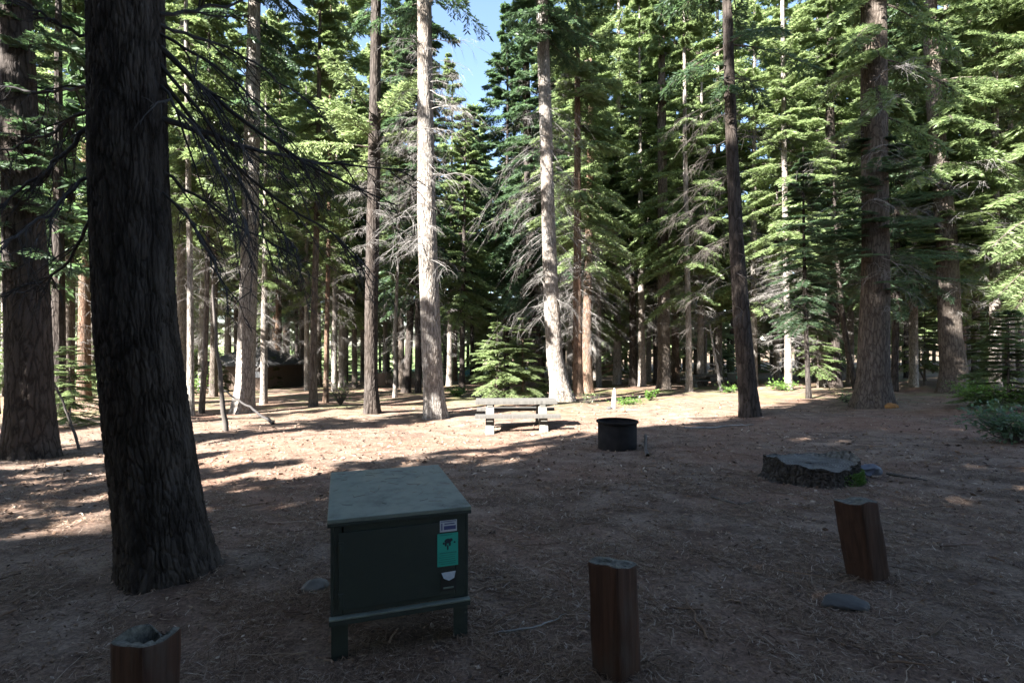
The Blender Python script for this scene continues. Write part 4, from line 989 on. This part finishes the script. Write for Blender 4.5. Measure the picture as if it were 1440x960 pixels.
def stake(label, base, w_, h, m, seed, name='wooden_stake', cat='stake'):
    rg = np.random.default_rng(seed); B = at(*base); zs = np.linspace(-.1, 1, 12) * h; n = 12; a = np.linspace(0, 2 * np.pi, n, endpoint=False); V = []
    jag = rg.random(n) * .3
    for z in zs:
        f = max(0, z / h); r = w_ / 2 * (1 - .25 * f) * (1 + .12 * np.sin(a * 2 + 1)) * (1 - .75 * np.clip((f - .75) * 4, 0, 1) * (.5 + jag)); V.append(np.stack([r * np.cos(a) + .03 * f, r * np.sin(a), z * (1 - jag * .25 * f ** 3)], -1))
    V.append(V[-1].mean(0, keepdims=True) - [0, 0, .05 * h]); V = np.concatenate(V); k = np.arange(n)
    Q = np.concatenate([np.stack([i * n + k, i * n + (k + 1) % n, (i + 1) * n + (k + 1) % n, (i + 1) * n + k], -1) for i in range(11)]); T = np.stack([11 * n + k, 11 * n + (k + 1) % n, np.full(n, 12 * n)], -1)
    o = link(name, mk_mesh(name, V, [Q, T], m), None, B); return tag(o, label, cat)
M_BLEACH = simple('bleached_wood', (.25, .235, .21), .85, .15, 14, .3, .005, (1, 1, .2))
stake('bleached white broken wooden stake standing behind the fire ring', (863, 574), .17, .76, M_BLEACH, 1)
M_BLOCK = simple('rusty_brown_wood', (.16, .075, .045), .9, .3, 10, .5, .01)
lump('wood_chunk', at(876, 579), (.13, .1, .1), M_BLOCK, 'small rusty brown chunk of wood right of the white stake', 'wood chunk', 11, sink=.15, facet=1)

# ---------------------------------------------------------------- low plants
def leafy(name, label, px, py, h, r, nst, nlf, leaf, m, cat='plant', seed=0, stem=.006, low=.25, wide=.45):
    rg = np.random.default_rng(seed); B = at(px, py); root = empty(name, B, label, cat)
    az = rg.random(nst) * 6.28; K = 6; s = np.linspace(0, 1, K)[None]
    rr = (r * (.3 + .7 * rg.random(nst)))[:, None] * s ** 1.3; hh = (h * (.5 + .5 * rg.random(nst)))[:, None] * (s * 1.15 - .15 * s ** 2)
    P = np.stack([rr * np.cos(az)[:, None] + .03 * r, rr * np.sin(az)[:, None], hh - .03], -1); P[:, 1:] += (rg.random((nst, K - 1, 3)) - .5) * .12 * r
    V, Q = tubes(P, stem * (1.15 - s) * np.ones((nst, 1)), 5); link('stem', mk_mesh('stem', V, Q, M_DEAD_DARK), root)
    if nlf:
        si = rg.integers(0, nst, nlf); q = low + (1 - low) * rg.random(nlf); i = np.minimum((q * (K - 1)).astype(int), K - 2); f = (q * (K - 1) - i)[:, None]
        C = P[si, i] * (1 - f) + P[si, i + 1] * f
        d = rg.normal(size=(nlf, 3)) * [1, 1, .45]; d[:, 2] += .15; d /= np.linalg.norm(d, axis=1, keepdims=True); C = C + d * (.22 * r * rg.random((nlf, 1)))
        l = (leaf * (.6 + .7 * rg.random(nlf)))[:, None]; nn_ = rg.normal(size=(nlf, 3)) * .5 + [0, 0, 1]; sd = np.cross(d, nn_); sd /= np.linalg.norm(sd, axis=1, keepdims=True)
        V = np.stack([C, C + d * l * .45 + sd * l * wide / 2, C + d * l - [0, 0, .1] * l, C + d * l * .45 - sd * l * wide / 2], 1).reshape(-1, 3)
        link('foliage', mk_mesh('foliage', V, np.arange(len(V)).reshape(-1, 4), m), root)
    return root
leafy('seedling', 'single bright green seedling right of the white stake', 915, 563, .62, .35, 7, 160, .16, M_LEAF, 'seedling', 1, .014, .4, .6)
leafy('low_plant', 'low pale green herb patch just right of the white stake', 882, 569, .3, .75, 30, 420, .12, M_LEAF, 'plant', 2, .006)
leafy('low_plant', 'dry grassy weeds between the swept-base trunk and the white stake', 826, 567, .5, .9, 34, 120, .1, M_PINE, 'plant', 3, .008)
leafy('low_plant', 'leafy green clump at the foot of the dark bushy fir', 762, 558, .7, .6, 24, 420, .14, M_LEAF, 'plant', 4, .008)
leafy('bare_shrub', 'bare twiggy shrub with low green leaves between cabin and dark straight trunk', 478, 569, 1.5, 1.2, 60, 160, .12, M_LEAF, 'shrub', 5, .012, .05)
leafy('low_plant', 'sunlit weeds at the foot of the thin white trunk', 1098, 549, .5, 1.0, 40, 420, .16, M_LEAF, 'plant', 6, .008)
leafy('low_plant', 'green weeds beside the pale leaning dead sapling', 1026, 552, .4, .8, 30, 260, .14, M_LEAF, 'plant', 7, .008)
leafy('shrub', 'broad green shrub at the right edge, front of the two', 1424, 622, .75, .95, 46, 1300, .11, M_FIR_BLUE, 'shrub', 8, .009)
leafy('shrub', 'green shrub behind the front one at the right edge', 1396, 573, .7, 1.3, 44, 1300, .13, M_LEAF, 'shrub', 9, .009)
leafy('shrub', 'small shrub in the shade at the foot of the crooked trunk', 1365, 560, .8, 1.0, 36, 700, .13, M_LEAF, 'shrub', 10, .009)
leafy('low_plant', 'grassy clump in the shade left of the massive dappled trunk', 1190, 566, .45, .9, 46, 200, .13, M_PINE, 'plant', 11, .007)
leafy('low_plant', 'small fern-like clump at the foot of the short mossy trunk', 640, 557, .5, .8, 34, 380, .16, M_LEAF, 'plant', 12, .007)
leafy('shrub', 'green shrub left of the two slim trunks beside the huge dark one', 262, 560, 1.4, 1.3, 40, 900, .16, M_LEAF, 'shrub', 13, .012)
M_REDN = foliage('rusty_dead_needles', ((.12, .03, .015), (.22, .06, .03), (.3, .1, .05)), (.3, .1, .05), .3)
leafy('dead_shrub', 'small rusty red dead shrub left of the crooked trunk', 1312, 525, 1.1, .6, 16, 200, .14, M_REDN, 'shrub', 14, .012)

# ---------------------------------------------------------------- cabin, fence and far camp things
M_CABIN = wood('dark_brown_boards', (.05, .036, .028), (.11, .08, .06), (.085, .065, .05))
M_ROOF = simple('grey_shingles', (.055, .052, .05), .9, .35, 5, .5, .02, (1, 6, 6))
M_GLASS = simple('pale_window', (.42, .44, .46), .15, .1, 3, 0)
cb = at(362, 547); cb[1] = 46; cb[0] = (362 - CX) / F * 46; cb[2] = float(ground(cb[0], 46))
cab = empty('cabin', cb, 'low brown cabin with a grey hipped roof behind the thick pale trunk', 'cabin', None, math.radians(-14))
Wc, Dc, Hc = 5.6, 4.6, 2.1
m = MB(); m.box((0, 0, Hc / 2 - .2), (Wc, Dc, Hc + .4)); m.build('wall', M_CABIN, cab)
e = .55; z0 = Hc + .02; z1 = 3.6
m = MB(); x, y = Wc / 2 + e, Dc / 2 + e; rx = 1.1
m.add([(-x, -y, z0), (x, -y, z0), (x, y, z0), (-x, y, z0), (-rx, 0, z1), (rx, 0, z1), (-x, -y, z0 - .12), (x, -y, z0 - .12), (x, y, z0 - .12), (-x, y, z0 - .12)],
      [(0, 1, 5, 4), (1, 2, 5), (2, 3, 4, 5), (3, 0, 4), (0, 6, 7, 1), (1, 7, 8, 2), (2, 8, 9, 3), (3, 9, 6, 0), (6, 9, 8, 7)]); m.build('roof', M_ROOF, cab)
m = MB(); m.box((1.95, -Dc / 2 - .03, 1.35), (.85, .05, .6)); wn = m.build('window', M_CABIN, cab); m = MB(); m.box((1.95, -Dc / 2 - .06, 1.35), (.7, .02, .46)); m.build('pane', M_GLASS, wn)
m = MB(); m.box((.75, -Dc / 2 - .03, .95), (.9, .05, 1.9)); m.build('door', M_CABIN, cab)
for xx in (1.35, -2.6):
    m = MB(); m.box((xx, -Dc / 2 - .42, Hc / 2 - .1), (.11, .11, Hc + .16)); m.build('porch_post', M_PLANK, cab)
m = MB(); m.box((-3.5, -.6, .55), (1.8, 2.2, 1.5)); m.build('side_shed', M_CABIN, cab)
fc = at(560, 543); fen = empty('slatted_fence', fc, 'dark slatted wooden fence behind the curved thin trunk', 'fence', None, math.radians(3))
m = MB(); rg = np.random.default_rng(3)
for i in range(26): m.box((-.95 + i * .105, 0, .58), (.07, .025, 1.2 + .06 * rg.random()))
m.build('slats', M_CABIN, fen).name = 'slat_panel'
for zz in (.3, .95):
    m = MB(); m.box((.35, .035, zz), (2.75, .04, .08)); m.build('rail', M_CABIN, fen)
for xx in (-1.02, 1.75):
    m = MB(); m.box((xx, .03, .6), (.1, .1, 1.4)); m.build('fence_post', M_CABIN, fen)
M_PINKW = wood('pinkish_brown_boards', (.2, .13, .1), (.34, .24, .19), (.28, .2, .16))
kc = at(536, 542); kb = empty('wooden_cabinet', kc, 'sunlit pinkish brown wooden cabinet at the left end of the slatted fence', 'cabinet', None, math.radians(10))
m = MB(); m.box((0, 0, .5), (.72, .6, 1.1)); m.build('body', M_PINKW, kb, bevel=.01); m = MB(); m.box((0, 0, 1.075), (.8, .68, .05)); m.build('top', M_PINKW, kb)
m = MB(); m.box((0, -.308, .5), (.56, .016, .86)); m.build('door', M_PINKW, kb)
bc = at(293, 553); bn = empty('log_bench', bc, 'small pale bench left of the leaning black pole', 'bench')
m = MB(); m.box((0, 0, .42), (1.3, .32, .08)); m.build('seat', M_PLANK, bn)
for xx in (-.45, .45):
    m = MB(); m.box((xx, 0, .17), (.12, .26, .42)); m.build('leg', M_PLANK, bn)
M_TENT = simple('teal_tent_fabric', (.05, .19, .22), .6, .15, 3, .1); M_TENT2 = simple('pale_blue_tent_fabric', (.4, .5, .58), .6, .1, 3, .1)
tp = at(660, 528); tn = empty('dome_tent', tp, 'small teal and pale blue dome tent far behind the trees left of the young firs', 'tent')
m = MB(); m.lathe([(1.15, -.05), (1.12, .3), (.95, .75), (.6, 1.15), (.2, 1.35), (.001, 1.38)], 20); m.build('tent_body', M_TENT, tn, smooth=True)
m = MB(); m.box((1.1, -.5, .62), (.75, .5, 1.3), taper=.75); m.build('tent_porch', M_TENT2, tn, bevel=.05)

# ---------------------------------------------------------------- needle litter (nobody could count it)
M_LIT = None
def litter_mat():
    m, n, b, L = mat('pine_litter'); g = n.nodes.new('ShaderNodeNewGeometry')
    r = ramp(n, [(0, (.04, .027, .021)), (.35, (.1, .058, .036)), (.6, (.17, .108, .07)), (.88, (.22, .155, .11)), (1, (.36, .29, .23))]); L.new(g.outputs['Random Per Island'], r.inputs[0])
    L.new(r.outputs[0], b.inputs['Base Color']); b.inputs['Roughness'].default_value = .8; b.inputs['Specular IOR Level'].default_value = .2; return m
M_LIT = litter_mat()
rg = np.random.default_rng(77)
N = 420000
Yr = 1.4 * np.exp(rg.random(N) * math.log(15 / 1.4)) ; Yr = np.where(rg.random(N) < .35, 1.3 + 6 * rg.random(N), Yr)
Xr = (rg.random(N) * 2 - 1) * 1.08 * Yr
cl = np.sin(Xr * 3.1 + 2 * np.sin(Yr * 1.7)) * np.sin(Yr * 3.7 + 1.5 * np.sin(Xr * 2.3)) + .5 * np.sin(Xr * 9 + Yr * 7)
keep = rg.random(N) < np.clip(.42 + .6 * cl, .05, 1); Xr, Yr = Xr[keep], Yr[keep]; N = len(Xr)
ln = (.035 + .075 * rg.random(N)); th = rg.random(N) * 6.28 + .6 * np.sin(Xr * 2 + Yr); tilt = np.abs(rg.normal(size=N)) * .2
wd = (.0009 + .0012 * rg.random(N)) * np.clip(Yr / 3.2, .8, 2.6)
z = ground(Xr, Yr) + .004 + .022 * rg.random(N) ** 2
B = np.stack([Xr, Yr, z], -1); D = np.stack([np.cos(th) * np.cos(tilt), np.sin(th) * np.cos(tilt), np.sin(tilt) * .7], -1) * ln[:, None]
S = np.stack([-np.sin(th), np.cos(th), np.zeros(N)], -1) * wd[:, None]; bend = S * (rg.normal(size=N) * 6)[:, None]
V = np.stack([B - S, B + S, B + D * .55 + bend + S, B + D - [0, 0, .004], B + D * .55 + bend - S], 1)
V = V.reshape(-1, 5, 3); Q4 = np.stack([np.arange(N) * 5 + q for q in (0, 1, 2, 4)], -1); T3 = np.stack([np.arange(N) * 5 + q for q in (4, 2, 3)], -1)
o = link('pine_needle_litter', mk_mesh('pine_needle_litter', V.reshape(-1, 3), [Q4, T3], M_LIT)); tag(o, 'brown pine needles and bits strewn over the shaded ground', 'needle litter', None, 'stuff')
# bark flakes, chips and cone scales
N = 26000; Yr = 1.5 * np.exp(rg.random(N) * math.log(22 / 1.5)); Xr = (rg.random(N) * 2 - 1) * 1.08 * Yr
l = (.006 + .02 * rg.random(N) ** 2.5) * np.clip(Yr / 4, .9, 2.2); th = rg.random(N) * 6.28; nr = rg.normal(size=(N, 3)) * .45 + [0, 0, 1]; nr /= np.linalg.norm(nr, axis=1, keepdims=True)
d = np.stack([np.cos(th), np.sin(th), np.zeros(N)], -1); d -= nr * (d * nr).sum(1, keepdims=True); s2 = np.cross(nr, d)
C = np.stack([Xr, Yr, ground(Xr, Yr) + .006 + .3 * l], -1); d *= l[:, None]; s2 *= (l * (.3 + .5 * rg.random(N)))[:, None]; h_ = nr * (l * .35)[:, None]
V = np.stack([C - d, C + s2, C + d * 1.2, C - s2 * .8, C + h_], 1).reshape(-1, 3); b5 = np.arange(N) * 5
T3 = np.concatenate([np.stack([b5 + i, b5 + (i + 1) % 4, b5 + 4], -1) for i in range(4)])
o = link('bark_chips', mk_mesh('bark_chips', V, T3, M_LIT)); tag(o, 'bark chips and cone scales scattered over the ground', 'bark chips', None, 'stuff')
# fallen twigs too many to count
N = 520; Yr = 1.6 * np.exp(rg.random(N) * math.log(26 / 1.6)); Xr = (rg.random(N) * 2 - 1) * 1.05 * Yr; th = rg.random(N) * 6.28; l = .12 + .45 * rg.random(N) ** 2
q = np.linspace(0, 1, 6)[None]; P = np.stack([Xr[:, None] + np.cos(th)[:, None] * l[:, None] * q, Yr[:, None] + np.sin(th)[:, None] * l[:, None] * q], -1); P[:, 1:] += (rg.random((N, 5, 2)) - .5) * .035
P = np.concatenate([P, (ground(P[..., 0], P[..., 1]) + .01 + .02 * rg.random((N, 1)))[..., None]], -1)
V, Q = tubes(P, (.0025 + .006 * rg.random(N) ** 2)[:, None] * (1.1 - .7 * q), 5)
o = link('fallen_twigs', mk_mesh('fallen_twigs', V, Q, M_LIT)); tag(o, 'small fallen twigs strewn over the forest floor', 'fallen twigs', None, 'stuff')

# fallen needles on the locker lid
N = 48; V = []
yaw = LOCK.rotation_euler.z; c_, s_ = math.cos(yaw), math.sin(yaw); zl = LOCK.location.z + (CZ - 0.3455 * 2.87 - float(LOCK.location.z)) + .0265
lx = (rg.random(N) - .5) * .74; ly = (rg.random(N) ** .7 - .5) * 1.02; th = rg.random(N) * 6.28; l = .03 + .07 * rg.random(N)
C = np.stack([lx * c_ - ly * s_ + LOCK.location.x, lx * s_ + ly * c_ + LOCK.location.y, np.full(N, zl)], -1)
D = np.stack([np.cos(th) * l, np.sin(th) * l, np.zeros(N)], -1); S = np.stack([-np.sin(th), np.cos(th), np.zeros(N)], -1) * .0014; B = S * (rg.normal(size=N) * 4)[:, None]
P = np.stack([C - D / 2, C + B, C + D / 2], 1); V, Q = tubes(P, np.full((N, 3), .0009), 4)
o = link('fallen_needles', mk_mesh('fallen_needles', V, Q, M_LIT)); tag(o, 'pine needles fallen on the lid of the near green locker', 'fallen needles', None, 'stuff')
